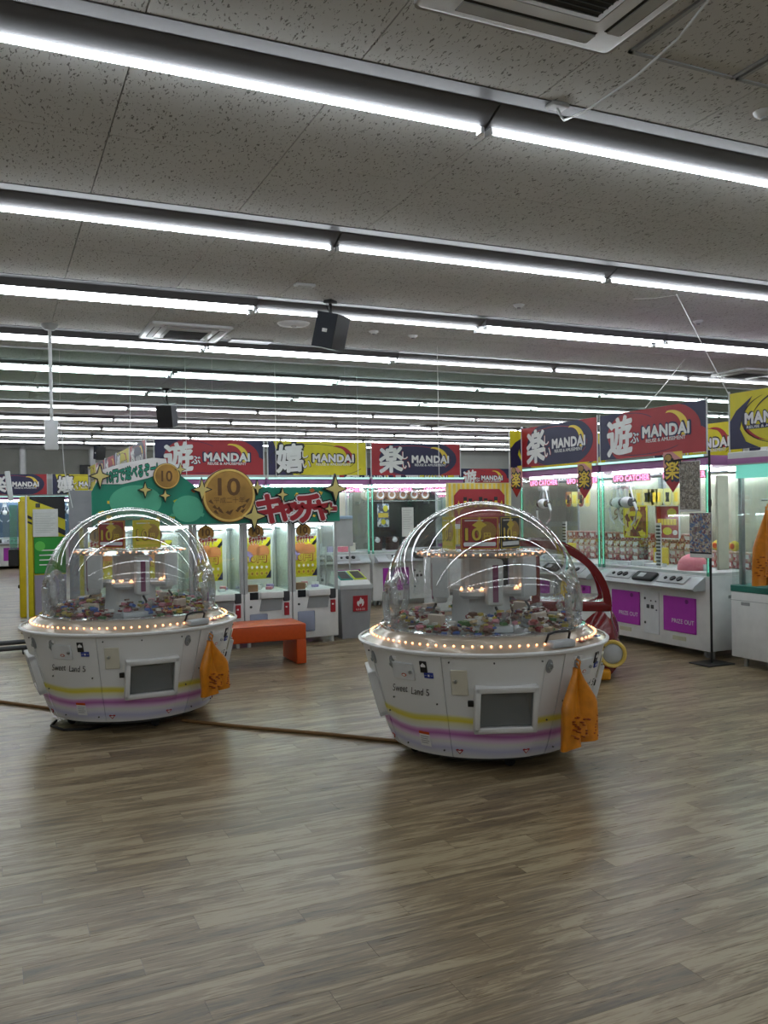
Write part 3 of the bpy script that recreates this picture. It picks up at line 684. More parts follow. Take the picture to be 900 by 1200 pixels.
def crane(label, W, loc, rz, back='cream', door='magenta', sides=(0, 1), claws=((.35, .40), (1.04, .5)), neon=True):
    """local: front at y=0 facing -y, x from 0 (viewer's left) to W"""
    t = thing('crane_machine', label, 'arcade machine', loc, rz, 'large crane game machines')
    D = .95
    b = MB(); b.rbox(0, W, .01, D, .08, .80, M['white'], .012, 2); body = b.build('cabinet', t)
    for x in (.14, W - .14):
        for y in (.12, D - .12):
            MB().cyl(.038, -.014, .014, M['grey'], 16, Matrix.Translation((x, y, .038)) @ Matrix.Rotation(PI / 2, 4, 'Y')).build('caster', t)
            MB().cyl(.02, 0, .08, M['steel'], 10, Matrix.Translation((x + (.07 if x > W / 2 else -.07), y, 0))).build('levelling_foot', t)
    for x0 in (.17, W - .17 - .44):
        d = MB(); d.rbox(x0, x0 + .44, -.006, .02, .225, .575, M[door], .004, 1); dd = d.build('prize_door', t)
        q = MB(); q.cyl(.022, 0, .004, pm('deep_magenta', '6d1470', .4), 18, Matrix.Translation((x0 + .33, -.006, .535)) @ Matrix.Rotation(PI / 2, 4, 'X')); q.build('latch', dd)
        q = MB(); text(q, 'PRIZE OUT', x0 + .275, .335, .042, M['wprint'], -.0085, .0, .30); q.build('lettering', dd)
        q = MB(); q.box(x0 + .12, x0 + .30, .004, .0105, .145, .185, pm('pale_sticker', 'b9b8a0', .6)); q.build('sticker', t)
    q = MB(); q.rbox(W / 2 - .11, W / 2 + .11, -.002, .02, .16, .60, M['white2'], .003, 1); sp = q.build('service_door', t)
    for dx, dz, r_ in ((-.09, .52, .012), (-.09, .27, .012), (-.045, .44, .020), (.02, .44, .020), (0, .50, .008), (.07, .50, .008), (.08, .41, .008)): MB().rbox(W / 2 + dx - r_, W / 2 + dx + r_, -.008, .004, dz - r_, dz + r_, M['dkgrey'], .003, 1).build('lock', sp)
    # control shelf
    q = MB(); q.prism([(0, .02), (-.13, .02), (-.15, .04), (-.13, .065), (0, .15), (.05, .15), (.05, .02)], .03, W - .05, M['silver'], Matrix.Translation((0, 0, .64)) @ Matrix.Rotation(PI / 2, 4, 'Z') @ Matrix.Scale(-1, 4, (0, 1, 0))); q.build('control_shelf', t)
    sl = math.atan2(.085, .13)
    def onshelf(x, u): return Matrix.Translation((x, -.065 + u, .64 + .1075 + u * math.tan(sl) + .003)) @ Matrix.Rotation(sl, 4, 'X')
    for cx in (W * .25, W * .75):
        MB().rbox(-.19, .19, -.06, .055, -.004, .01, M['ltgrey'], .008, 2, onshelf(cx, 0)).build('button_plate', t)
        for dx in (-.10, 0, .09): MB().cyl(.032 if dx > -.05 else .018, 0, .022, M['black'], 18, onshelf(cx + dx, 0)).build('button', t)
    MB().rbox(-.15, .15, -.07, .06, -.01, .035, M['black'], .02, 3, onshelf(W / 2, 0)).build('card_reader', t)
    MB().rbox(-.07, .02, -.045, .02, .03, .039, M['ltgrey'], .006, 2, onshelf(W / 2, 0)).build('reader_screen', t)
    # case
    MB().box(.01, W - .01, .03, D - .01, .80, .83, M['white']).build('case_floor', t)
    MB().box(.01, W - .01, D - .05, D - .01, .83, 1.86, M[back]).build('back_board', t)
    MB().box(W / 2 - .006, W / 2 + .006, .14, D - .05, .83, 1.7, M['pane']).build('divider_pane', t)
    for x0, x1 in ((.03, W / 2 - .004), (W / 2 + .004, W - .03)): MB().box(x0, x1, .012, .018, .80, 1.84, M['pane']).build('front_pane', t)
    for x in (0, W): MB().box(x - .004 if x else .0, x + .004 if not x else x, .02, D - .05, .83, 1.84, M['pane']).build('side_pane', t)
    for x in (.015, W - .015):
        MB().box(x - .014, x + .014, .005, .03, .80, 1.86, M['gedge']).build('glass_post', t)
        MB().box(x - .003, x + .003, .012, .018, .84, 1.85, M['cyan']).build('edge_light', t)
    for x in (.02, W - .02): MB().rbox(x - .02, x + .02, D - .06, D - .01, .80, 1.88, M['ltgrey'], .005, 1).build('rear_post', t)
    # roof
    MB().rbox(-.002, W + .002, .0, D, 1.86, 1.955, M['mauve'], .008, 1).build('roof', t)
    MB().rbox(-.002, W + .002, -.03, .03, 1.935, 1.965, M['white2'], .006, 1).build('roof_edge', t)
    MB().box(.01, W - .01, -.036, -.03, 1.94, 1.96, M['cyan']).build('roof_light', t)
    MB().box(.08, W - .08, .10, .14, 1.83, 1.858, M['case']).build('case_lamp', t)
    MB().box(.08, W - .08, D - .14, D - .10, 1.83, 1.858, M['case']).build('case_lamp', t)
    if neon:
        for cx in (W * .27, W * .76):
            q = MB(); q.box(cx - .30, cx + .30, .07, .076, 1.74, 1.82, pm('sign_back', '9a8e98', .4)); s = q.build('neon_sign', t)
            q = MB(); text(q, 'UFO CATCHER', cx, 1.78, .058, M['neon'], .066, .02, .57, sp=1.1); q.build('neon_lettering', s)
    if claws:
        for cx, cy in claws: claw(t, cx, cy, 1.80, 1.52)
    q = MB()
    for i in range(2): q.tube([(.04, .3 + .3 * i, 1.80), (W - .04, .3 + .3 * i, 1.80)], .012, M['steel'], 8)
    q = q.build('gantry_rails', t); q['kind'] = 'stuff'
    return t
def place(loc, rz, x, y, z=0):
    c, s = math.cos(rz), math.sin(rz); return (loc[0] + x * c - y * s, loc[1] + x * s + y * c, loc[2] + z)

UR = -PI / 2            # right row faces -X, local x runs towards the camera
UW = 1.58
def in_case(U, px, py, y):
    """local x and height of a thing seen at a pixel, standing y behind the front glass of a right-row machine"""
    p = at_X(px, py, 6.17 + y); return U[1] - p.y, p.z
U1 = (6.17, 7.80, 0); U2 = (6.17, 9.42, 0); U3 = (6.17, 11.04, 0)
near = crane('white crane machine beside the poster rack, nearest of the right row', UW, U1, UR, claws=((in_case((0, 7.8), 735, 587, .16)[0], .16),))
crane('white crane machine behind the red kiddie ride in the right row', UW, U2, UR, claws=((in_case((0, 9.42), 637, 585, .16)[0], .16), (1.3, .5)))
banner('red banner over the crane machine next to the poster rack', 1.56, .49, 'red', (6.17, 7.79, 1.99), UR)
banner('blue banner second from the right over the right-hand crane row', 1.50, .49, 'blue', (6.17, 9.36, 1.99), UR)
banner('yellow banner half hidden behind the blue banner of the right row', 1.50, .47, 'logo', (6.02, 9.40, 1.99), 0)

MB().rbox(UW + .005, UW + .03, .10, .24, .86, 1.76, M['cream'], .005, 1).build('side_board', near); MB().rbox(UW - .002, UW + .004, .25, .40, .58, .61, M['grey'], .002, 1).build('side_vent', near)
extra = crane('crane machine half seen in the gap behind the poster rack', UW, (8.1, 7.55, 0), UR, claws=())
dup(extra, (8.1, 9.2, 0), UR, 'crane machine in the row behind the right-hand crane row')
banner('yellow banner glimpsed right of the near red banner', 1.5, .49, 'yellow', (8.1, 9.1, 1.99), UR); banner('red banner glimpsed left of the right-edge yellow banner', 1.5, .49, 'red', (8.1, 7.5, 1.99), UR)
for i, (x, sc) in enumerate(((7.6, 'blue'), (9.25, 'yellow'), (10.9, 'red'))):
    dup(extra, (x, 19.5, 0), 0, 'distant crane machine, %s from left, beyond the back row' % ORD[i]); banner('distant %s banner, %s from left, beyond the striped topper' % (sc, ORD[i]), 1.5, .49, sc, (x + .03, 19.5, 1.99), 0)
# prizes in the two right crane machines (each box its own thing)
def prize_box(label, grp, p, sx, sy, sz, m, rz=0, lid=None):
    q = MB(); q.rbox(-sx / 2, sx / 2, -sy / 2, sy / 2, 0, sz, m, .004, 1); o = q.build('prize_box', None, p, rz)
    if lid: MB().box(-sx * .32, sx * .32, -sy / 2 - .002, -sy / 2, sz * .25, sz * .75, lid).build('front_print', o)
    return tag(o, label, 'box', grp)
REDS = [printed('red_snack_print', ('9c3038', 'c9c4bc', '8a2a30', 'b9867a'), 26), printed('pink_snack_print', ('c58a90', 'd8d2cc', 'a8434c', 'cbb39a'), 26), printed('cream_snack_print', ('d0c7b4', 'c09a4a', 'd9d6d0', 'a05038'), 26)]
for mi, (U, nm) in enumerate(((U1, 'near right'), (U2, 'far right'))):
    g = random.Random(mi + 5)
    for half in (0, 1):
        if mi == 0 and half == 1: rows = 2
        else: rows = 4
        for row in range(rows):
            for c in range(6):
                x = .10 + half * UW / 2 + c * .113; y = .70
                prize_box('%s snack box, %s layer up, %s half of the %s crane machine' % (('red', 'pink', 'cream')[row % 3], ORD[row], ('left', 'right')[half], nm), 'snack boxes in the right crane row, %d %d %d' % (mi, half, row), place(U, UR, x, y, .835 + row * .083), .105, .16, .08, REDS[row % 3], UR, M['wprint'] if c % 2 else None)
    prize_box('yellow prize box standing among red boxes in the %s crane machine' % nm, 'yellow boxes', place(U, UR, .56 - .06, .40, .835), .13, .10, .19, M['gold'], UR, M['wprint'])
    for i in range(3): prize_box('flat white carton, %s from left, on the floor of the %s crane machine' % (ORD[i], nm), 'white cartons', place(U, UR, .17 + i * .21, .24, .832), .18, .16, .035 + .02 * (i % 2), M['white2'], UR)
    q = MB()
    for i in range(12): q.box(UW / 2 - .028, UW / 2 + .028, .10, .108, .86 + i * .036, .86 + i * .036 + .018, M['dkgrey'])
    q.box(UW / 2 - .032, UW / 2 + .032, .108, .12, .832, 1.30, M['wprint']); o = q.build('ladder_strip', None, U, UR); o['kind'] = 'stuff'; tag(o, 'black and white striped strip in the middle of the %s crane machine' % nm, 'marker')
for i in range(5):
    q = MB(); q.sph((0, 0, .06), .055, M['gold'], 14, 8, (1, .7, 1)); o = q.build('round_prize', None, place(U1, UR, .87 + i * .115, .6, 1.002), UR); MB().sph((0, -.03, .06), .03, M['orange'], 12, 8, (1, .5, 1)).build('face_print', o)
    tag(o, 'round yellow prize, %s in the row above the pink dome' % ORD[i], 'toy', 'round yellow prizes')
q = MB(); q.lathe([(.15, 0), (.15, .03), (.14, .08), (.10, .13), (.05, .155), (0, .16)], M['pink'], 24); o = q.build('pink_dome_prize', None, place(U1, UR, in_case(U1, 812, 665, .22)[0], .22, .832)); tag(o, 'pink plastic half dome at the front of the near right crane machine', 'toy')
MB().box(-.01, .05, -.155, -.12, 0, .06, M['white2']).build('tag', o)
# posters and hanging cards inside the cases
BR = printed('brown_card_print', ('6b3a2a', 'd9c83a', '7a2f2c', 'c9b878', '8c5a30'), 18)
def hung_poster(label, U, rz, x, y, z, w, h, m, frame=None, tri=False):
    t = thing('hanging_poster', label, 'poster', place(U, rz, x, y, z), rz)
    q = MB(); q.rbox(-w / 2, w / 2, 0, .008, -h / 2, h / 2, m, .003, 1); p = q.build('sheet', t)
    if frame:
        for a in ((-w / 2 - .012, -w / 2, -h / 2, h / 2), (w / 2, w / 2 + .012, -h / 2, h / 2), (-w / 2, w / 2, h / 2, h / 2 + .012), (-w / 2, w / 2, -h / 2 - .012, -h / 2)): MB().box(a[0], a[1], -.004, .01, a[2], a[3], frame).build('frame_bar', t)
    q = MB()
    if tri: q.prism([(-w * .32, h * .2), (-w * .2, h * .34), (w * .2, h * .34), (w * .32, h * .2), (0, -h * .28)], -.002, 0, M['yel']); q.prism([(-w * .24, h * .18), (w * .24, h * .18), (0, -h * .18)], -.004, 0, BR)
    else:
        q.box(-w * .45, w * .45, -.002, 0, -h * .1, h * .12, M['brown'])
        for i in range(6): q.box(-w * .42 + i * w * .14, -w * .31 + i * w * .14, -.004, 0, -h * .08, h * .10, M['gold'])
        q.prism(ell(w * .2, h * .3, w * .2, h * .14, 20), -.003, 0, M['yel']); q.prism(ell(0, -h * .28, w * .2, h * .12, 20), -.003, 0, M['yel'])
        for s in (-1, 1): q.prism(ell(s * w * .34, -h * .32, w * .1, h * .08, 16), -.003, 0, M['wprint'])
    q = q.build('print', p)
    MB().tube([(0, .004, h / 2), (0, .004, h / 2 + .12)], .003, M['white2'], 5).build('string', t)
    return t
hung_poster('brown prize poster with a yellow triangle in the near right crane machine', U1, UR, max(.21, in_case(U1, 734, 611, .30)[0]), .30, in_case(U1, 734, 611, .30)[1], .36, .33, BR, M['yel'], True)
hung_poster('red prize poster with yellow blocks in the near right crane machine', U1, UR, in_case(U1, 782, 612, .42)[0], .42, in_case(U1, 782, 612, .42)[1], .34, .34, M['red'], M['wprint'])
for mi, U, x0, n, nm in ((0, U1, .10, 4, 'near'), (0, U1, in_case(U1, 763, 583, .34)[0], 5, 'near'), (1, U2, in_case(U2, 666, 587, .34)[0], 4, 'far')):
    for i in range(n):
        q = MB(); q.prism([(-.055, .1), (.055, .1), (.055, -.04), (.035, -.075), (0, -.085), (-.035, -.075), (-.055, -.04)], 0, .006, BR if (mi == 1 and i % 2 == 0) else pm('pale_yellow_card', 'cfc680', .6)); q.prism([(-.03, .06), (.03, .06), (.02, 0), (.03, -.04), (-.03, -.04), (-.02, 0)], -.002, 0, M['gold'] if i % 2 else M['kprint'])
        o = q.build('hanging_card', None, place(U, UR, x0 + i * .125, .34, 1.56), UR)
        tag(o, 'scalloped card, %s from left, in the %s half of the %s right crane machine' % (ORD[i], 'left' if x0 < .5 else 'right', nm), 'sign', 'scalloped cards')
q = MB(); q.box(-.2, .2, 0, .01, -.16, .16, M['cream']); text(q, '99', 0, .02, .14, pm('script_brown', '8a6a5a', .6), -.002, .0, .24, .3); o = q.build('script_card', None, place(U2, UR, 1.22, .6, 1.36), UR); tag(o, 'cream card with looping brown script in the far right crane machine', 'sign')
# arrow-shaped pennants on the roof edge
def pennant(label, loc, rz):
    q = MB(); q.prism([(-.13, .18), (.13, .18), (.13, -.08), (0, -.22), (-.13, -.08)], 0, .006, pm('pink_ray_print', 'c98a86', .5)); t = q.build('pennant', None, loc, rz)
    tag(t, label, 'sign', 'pennants on the crane machines')
    q = MB(); q.prism(ell(-.06, .12, .055, .045, 20), -.003, 0, M['kprint']); q.prism(ell(-.06, .12, .047, .037, 20), -.004, 0, M['coin']); q.build('round_print', t); MB().prism([(.0, .18), (.13, .18), (.13, .1)], -.002, 0, M['gold']).build('corner_print', t); MB().prism([(-.13, -.08), (0, -.22), (.1, -.11), (0, -.08)], -.002, 0, M['red']).build('tip_print', t)
    q = MB(); text(q, '楽', 0, 0, .21, M['kprint'], -.005, .06); text(q, '楽', 0, 0, .18, M['gold'], -.006, .02); q.prism(ell(.06, -.08, .05, .04, 20), -.0055, 0, M['navy']); q.build('lettering', t)
pennant('pink and yellow pennant hung between the two right crane machines', (6.12, 8.02, 1.79), UR)
pennant('pink and yellow pennant hung behind the poster rack', (6.12, 6.62, 1.83), UR)
pennant('pink and yellow pennant at the far end of the right crane row', (6.12, 9.42, 1.83), UR)

# ------------------------------------------------------------------ poster rack by the gap
t = thing('poster_rack', 'thin black stand with square base holding two posters', 'stand', (6.08, 6.10, 0))
MB().rbox(-.16, .16, -.13, .13, 0, .012, M['black'], .004, 1).build('base_plate', t)
MB().tube([(0, 0, .01), (0, 0, 1.99)], .011, M['black'], 10).build('pole', t)
for z in (1.17, 1.5): MB().cyl(.017, z - .03, z + .03, M['black'], 10).build('collar', t)
MB().tube([(0, 0, 1.93), (-.10, .20, 1.92), (-.14, .34, 1.905)], .008, M['black'], 8).build('arm', t)
for k in (.12, .26): MB().tube([(-.10 * k / .26, k, 1.92), (-.11 * k / .26, k, 1.87)], .005, M['black'], 6).build('hook', t)
G1 = printed('mosaic_poster_print', ('6b655a', '8a8274', '544e46', '9c978e', '72685c'), 60); G2 = printed('blue_mosaic_print', ('7a746c', '4a6a94', 'a59e92', '6a4a58', 'b4aca0'), 52)
for lab, z, y, w, h, m in (('upper grey-brown photo poster hanging from the black rack', 1.66, .19, .27, .44, G1), ('lower framed poster of small photos on the black rack', 1.20, .06, .25, .38, G2)):
    q = MB(); q.rbox(-w / 2, w / 2, 0, .006, -h / 2 - .02, h / 2 + .02, M['paper'], .002, 1); o = q.build('rack_poster', None, (6.08 - .06, 6.10 + y, z), UR + (.12 if h < .4 else 0)); o.rotation_euler.y = 0
    MB().box(-w / 2 + .008, w / 2 - .008, -.003, 0, -h / 2 + (.03 if h < .4 else 0), h / 2 + .012, m).build('photo_print', o)
    if h < .4: MB().box(-w / 2 + .004, w / 2 - .004, -.002, 0, -h / 2 + .015, h / 2 + .015, M['kprint']).build('dark_border', o)
    tag(o, lab, 'poster', 'posters on the black rack')

# ------------------------------------------------------------------ white machine at the right edge
t = thing('prize_case_machine', 'white prize machine with teal trim at the right edge', 'arcade machine', (6.19, 5.97, 0), UR)
b = MB(); b.rbox(0, 1.58, .0, .95, .085, .685, M['white'], .012, 2); b.build('cabinet', t)
MB().rbox(-.002, 1.582, -.004, .95, .685, .745, M['tealdk'], .006, 1).build('trim', t)
MB().rbox(.12, .22, -.004, .01, .565, .595, M['grey'], .004, 1).build('vent', t)
MB().box(.0, 1.58, -.003, .002, .605, .609, M['grey']).build('panel_seam', t)
for x in (.1, .4, 1.4):
    MB().cyl(.02, 0, .09, M['steel'], 10, Matrix.Translation((x, .08, 0))).build('levelling_foot', t)
MB().box(.01, 1.57, .9, .93, .745, 1.84, M['cream']).build('back_board', t)
MB().box(.01, .03, .06, .93, .745, 1.84, M['pane']).build('side_pane', t); MB().box(.01, 1.57, .01, .016, .745, 1.84, M['pane']).build('front_pane', t)
MB().rbox(.05, .09, .05, .1, .745, 1.84, M['steel'], .006, 1).build('front_post', t)
for z in (1.02, 1.30): MB().box(.08, 1.5, .45, .88, z, z + .012, M['acrylic']).build('shelf', t)
MB().tube([(.1, .3, 1.52), (1.5, .3, 1.52)], .01, M['steel'], 8).build('rail', t)
MB().box(.1, 1.5, .86, .885, 1.5, 1.72, pm('beige_stripe_board', 'aaa59a', .6)).build('upper_board', t)
MB().rbox(-.002, 1.582, -.02, .95, 1.84, 1.96, M['white2'], .008, 1).build('roof', t)
MB().box(.0, 1.58, -.026, -.018, 1.85, 1.90, M['mauve']).build('roof_strip', t); MB().box(.06, 1.5, .02, .03, 1.72, 1.84, em('teal_header_light', '7fd8c8', .7)).build('header_light', t)
MB().box(.1, 1.5, .3, .34, 1.81, 1.838, M['case']).build('case_lamp', t)
W1 = (6.19, 5.97, 0)
banner('yellow banner at the right edge, above the white prize machine', 1.5, .51, 'logo', (6.17, 5.93, 1.985), UR)
DK = printed('dark_figure_print', ('3a3432', '8a7a70', '5a3434', 'b0a8a0', '2c2a30'), 30)
for i in range(5):
    for j, z in enumerate((.747, 1.035)):
        prize_box('dark printed box, %s on the %s shelf of the right-edge machine' % (ORD[i], ('lower', 'middle')[j]), 'dark boxes at the right edge', place(W1, UR, .18 + i * .15, .66, z), .13, .12, .22, DK, UR)
for i in range(4):
    q = MB(); q.sph((0, 0, .1), .06, pm('wine_plush', '6c2230', .8), 12, 8, (1, .7, 1.6)); o = q.build('plush_toy', None, place(W1, UR, .2 + i * .14, .66, 1.313), UR); MB().sph((0, 0, .2), .045, pm('wine_plush', '6c2230', .8), 12, 8).build('head', o); tag(o, 'dark red plush, %s on the top shelf of the right-edge machine' % ORD[i], 'toy', 'dark red plush toys')
q = MB(); q.sph((0, 0, .1), .1, pm('pale_pink_plush', 'd9a6b4', .8), 16, 10, (1.4, 1, .9)); o = q.build('pink_plush', None, place(W1, UR, .3, .25, .75), UR); MB().sph((0, -.02, .2), .07, pm('pale_pink_plush', 'd9a6b4', .8), 14, 8).build('head', o); tag(o, 'pale pink plush lying on the floor of the right-edge machine', 'toy')
plastic_bag('large amber plastic bag hanging at the right edge of the picture', (6.10, 5.47, 1.43), UR, .66, .34)

# ------------------------------------------------------------------ back crane row facing the camera
BY = 12.1
B1, B2, B3 = (1.98, BY, 0), (3.62, BY, 0), (5.26, BY, 0)
crane('crane machine behind the ten-yen machines under the red banner', 1.6, B1, 0)
crane('crane machine under the yellow banner beside the waste bin', 1.6, B2, 0, door='magenta')
crane('crane machine with black back board under the far blue banner', 1.6, B3, 0, back='black', claws=False)
banner('red banner behind the teal ten-yen sign', 1.53, .49, 'red', (2.03, BY, 2.0), 0)
banner('yellow banner in the middle of the back machine row', 1.53, .49, 'yellow', (3.64, BY, 2.0), 0)
banner('blue banner with red right edge above the black-backed crane machine', 1.53, .49, 'blue', (5.27, BY, 2.0), 0)
for i, (sc, y) in enumerate((('blue', 13.75), ('yellow', 15.35), ('red', 16.95), ('blue', 18.55), ('yellow', 20.15))):
    banner('%s banner, %s along the side row behind the red banner corner' % (sc, ORD[i]), 1.5, .49, sc, (1.93, y, 2.0), UR)
for i in range(6):
    q = MB(); T = Matrix.Translation((0, 0, .09)) @ Matrix.Rotation(PI / 2, 4, 'X'); q.cyl(.085, -.07, .07, M['brown'], 20, T); o = q.build('roll_cushion', None, (5.45 + i * .2, BY + .62, 1.62)); q = MB(); q.cyl(.065, .07, .074, M['wprint'], 18, T); q.cyl(.04, .074, .077, M['brown'], 16, T); q.build('spiral_face', o); tag(o, 'brown swirl roll cushion, %s on the top rail of the black-backed machine' % ORD[i], 'cushion', 'swirl roll cushions')
side0 = None
for i, y in enumerate((14.80, 16.45, 18.10, 19.75)):
    lab = 'white crane machine, %s in the side row behind the ten-yen machines' % ORD[i]
    if side0 is None: side0 = crane(lab, 1.58, (1.95, y, 0), UR, claws=False)
    else: dup(side0, (1.95, y, 0), UR, lab)
q = thing('roll_shelf', 'clear shelf carrying the swirl cushions', 'shelf', (5.3, BY + .5, 0)); MB().box(0, 1.4, 0, .25, 1.6, 1.615, M['acrylic']).build('board', q)
for x in (.05, 1.3): MB().box(x, x + .02, .23, .39, 1.56, 1.6, M['steel']).build('bracket', q)
hung_poster('pale blue prize poster hanging in the black-backed crane machine', B3, 0, .30, .25, 1.38, .2, .36, printed('pale_blue_print', ('b8c4d0', '6a7a94', 'd4d8dc', '4a4a58'), 20))
q = MB(); q.box(-.1, .1, 0, .004, -.25, .2, M['paper'])
for i in range(9): q.box(-.08, .07 - .02 * (i % 3), -.001, 0, .15 - i * .035, .155 - i * .035, M['grey'])
o = q.build('notice_sheet', None, (5.86, BY - .006, 1.30)); tag(o, 'white notice sheet taped on the front glass of the black-backed machine', 'notice')
for i in range(2):
    q = MB(); q.cyl(.11, 0, .2, pm('dark_choc', '3a2018', .5), 20); o = q.build('chocolate_tub', None, (5.50 + .3 * i, BY + .45, .832)); MB().sph((0, -.08, .16), .05, M['wprint'], 12, 8).build('lid_print', o); tag(o, 'dark brown round tub, %s on the floor of the black-backed machine' % ('left' if i == 0 else 'right'), 'tub', 'dark round tubs')
g = random.Random(9)
for i in range(8): prize_box('small pastel carton, %s from left in the crane machine under the yellow banner' % ORD[i], 'pastel cartons', (3.75 + i * .178 + (.075 if i > 3 else 0), BY + .3 + .1 * (i % 2), .832), .12, .12, .08 + .05 * (i % 3), (M['white2'], M['lav'], M['pink'], M['cream'])[i % 4], g.uniform(-.3, .3))
# grey display board standing in front of the yellow-banner machine
t = thing('display_board', 'light grey board on legs behind the waste bin', 'board', (4.15, 10.7, 0)); MB().rbox(-.22, .22, 0, .02, 1.0, 1.36, M['ltgrey'], .004, 1).build('panel', t)
for x in (-.17, .17): MB().tube([(x, .01, .02), (x, .01, 1.0)], .012, M['ltgrey'], 8).build('leg', t); MB().box(x - .02, x + .02, -.12, .14, 0, .02, M['ltgrey']).build('foot', t)
q = MB(); q.rbox(-.21, .21, -.04, .04, 0, .04, pm('sky_blue_tray', '9ab4cc', .5), .008, 2); o = q.build('tray', None, (4.15, 10.71, 1.36)); tag(o, 'pale blue tray lying along the top of the grey display board', 'tray')
# ------------------------------------------------------------------ ten-yen machines
TW_, TY = .545, 9.15
def ten_machine(label, x):
    t = thing('coin_crane', label, 'arcade machine', (x, TY, 0), 0, 'ten-yen crane machines')
    W, D = TW_ - .006, .62
    MB().rbox(.005, W, .0, D, .065, .60, M['white'], .01, 2).build('cabinet', t)
    for fx in (.06, W - .06):
        for fy in (.06, D - .06): MB().cyl(.022, 0, .07, M['white2'], 10, Matrix.Translation((fx, fy, 0))).build('foot', t)
    for px in (.022, W - .018):
        MB().rbox(px - .02, px + .02, .0, .04, .58, 1.345, M['ltgrey'], .006, 1).build('front_post', t)
        MB().rbox(px - .02, px + .02, D - .04, D, .58, 1.345, M['ltgrey'], .006, 1).build('rear_post', t)
    MB().rbox(.0, W + .003, -.005, D, 1.34, 1.40, M['ltgrey'], .008, 1).build('roof', t)
    MB().box(.02, W - .02, D - .03, D - .02, .60, 1.34, M['white']).build('back_board', t)
    MB().box(.04, W - .04, .015, .02, .60, 1.34, M['pane']).build('front_pane', t)
    for px in (.006, W - .004): MB().box(px - .002, px + .002, .04, D - .04, .60, 1.34, M['pane']).build('side_pane', t)
    MB().box(.06, W - .06, .05, .08, 1.315, 1.338, M['case']).build('case_lamp', t); MB().box(.06, W - .06, D - .09, D - .06, 1.315, 1.338, M['case']).build('case_lamp', t)
    MB().tube([(.05, .25, 1.28), (W - .05, .25, 1.28)], .01, M['steel'], 8).build('gantry_rail', t)
    MB().tube([(W - .17, .1, 1.285), (W - .17, D - .06, 1.285)], .012, M['white2'], 8).build('gantry_beam', t)
    # poster on the back with bronze coin and fruit-like price art
    q = MB(); q.rbox(.05, .36, D - .42, D - .405, .73, 1.19, M['yel'], .003, 1); p = q.build('back_poster', t)
    for cx, cz, r_, m in ((.17, 1.06, .07, 'orange'), (.27, 1.03, .075, 'orange'), (.31, .96, .05, 'gold'), (.1, .98, .06, 'lav'), (.2, .94, .055, 'gold')):
        MB().prism(ell(cx, cz, r_, r_, 24), D - .424, D - .42, pm('peach_print', 'd98a52', .5) if m == 'orange' else M[m]).build('art_disc', p)
    q = MB(); text(q, '10円', .2, .95, .075, M['red'], D - .4265, .05, .22); text(q, '10円', .2, .952, .07, M['gold'], D - .428, .02, .21)
    for r_, z in ((0, .86), (1, .79)):
        for i in range(5): q.prism(ell(.09 + i * .055, z, .022, .026, 14), D - .425, D - .42, M['gold']); q.prism(ell(.09 + i * .055, z, .012, .015, 12), D - .4265, D - .42, M['wprint'] if r_ == 0 else M['coin'])
    q.prism([(.30, 1.10), (.36, 1.17), (.36, 1.12), (.33, 1.09)], D - .425, D - .42, M['kprint']); q.prism([(.3, .74), (.36, .83), (.36, .74)], D - .425, D - .42, M['navy']); q = q.build('price_print', p); q['kind'] = 'stuff'
    # coin pop on the front glass
    T = Matrix.Translation((.14, .006, 1.255)); q = MB(); q.cyl(.086, -.003, .003, M['coindk'], 28, T @ Matrix.Rotation(PI / 2, 4, 'X')); q.cyl(.080, .002, .005, M['coin'], 28, T @ Matrix.Rotation(PI / 2, 4, 'X')); text(q, '10', 0, .012, .075, M['coindk'], -.0065, .03, T=T); c = q.build('coin_pop', t)
    q = MB(); T2 = Matrix.Translation((.155, 0, 1.175)); text(q, 'キャッチャー', 0, 0, .085, M['wprint'], -.001, .16, .20, 0, .1, T2); text(q, 'キャッチャー', 0, 0, .08, M['red'], -.0025, .06, .19, 0, .1, T2); q.build('lettering', c)
    # lower front
    MB().rbox(.17, .43, -.05, .02, .53, .60, M['white'], .008, 2).build('coin_shelf', t)
    MB().prism([(.19, .525), (.43, .525), (.41, .395), (.165, .395)], -.012, .004, M['grey']).build('slope_panel', t)
    MB().rbox(.06, .155, -.004, .01, .52, .60, M['screen'], .003, 1).build('display', t)
    MB().cyl(.013, 0, .012, M['dkgrey'], 14, Matrix.Translation((.07, .0, .445)) @ Matrix.Rotation(PI / 2, 4, 'X')).build('lock', t)
    cb = MB().rbox(.445, .50, -.02, .004, .335, .475, M['red'], .004, 1).build('coin_box', t); MB().box(.455, .475, -.023, -.02, .42, .435, M['wprint']).build('coin_slot', cb)
    MB().rbox(.435, .51, -.015, .01, .49, .60, M['dkgrey'], .008, 1).build('joystick_box', t)
    MB().rbox(.055, .255, -.006, .006, .135, .365, M['frost'], .012, 2).build('prize_window', t)
    return t
first = None
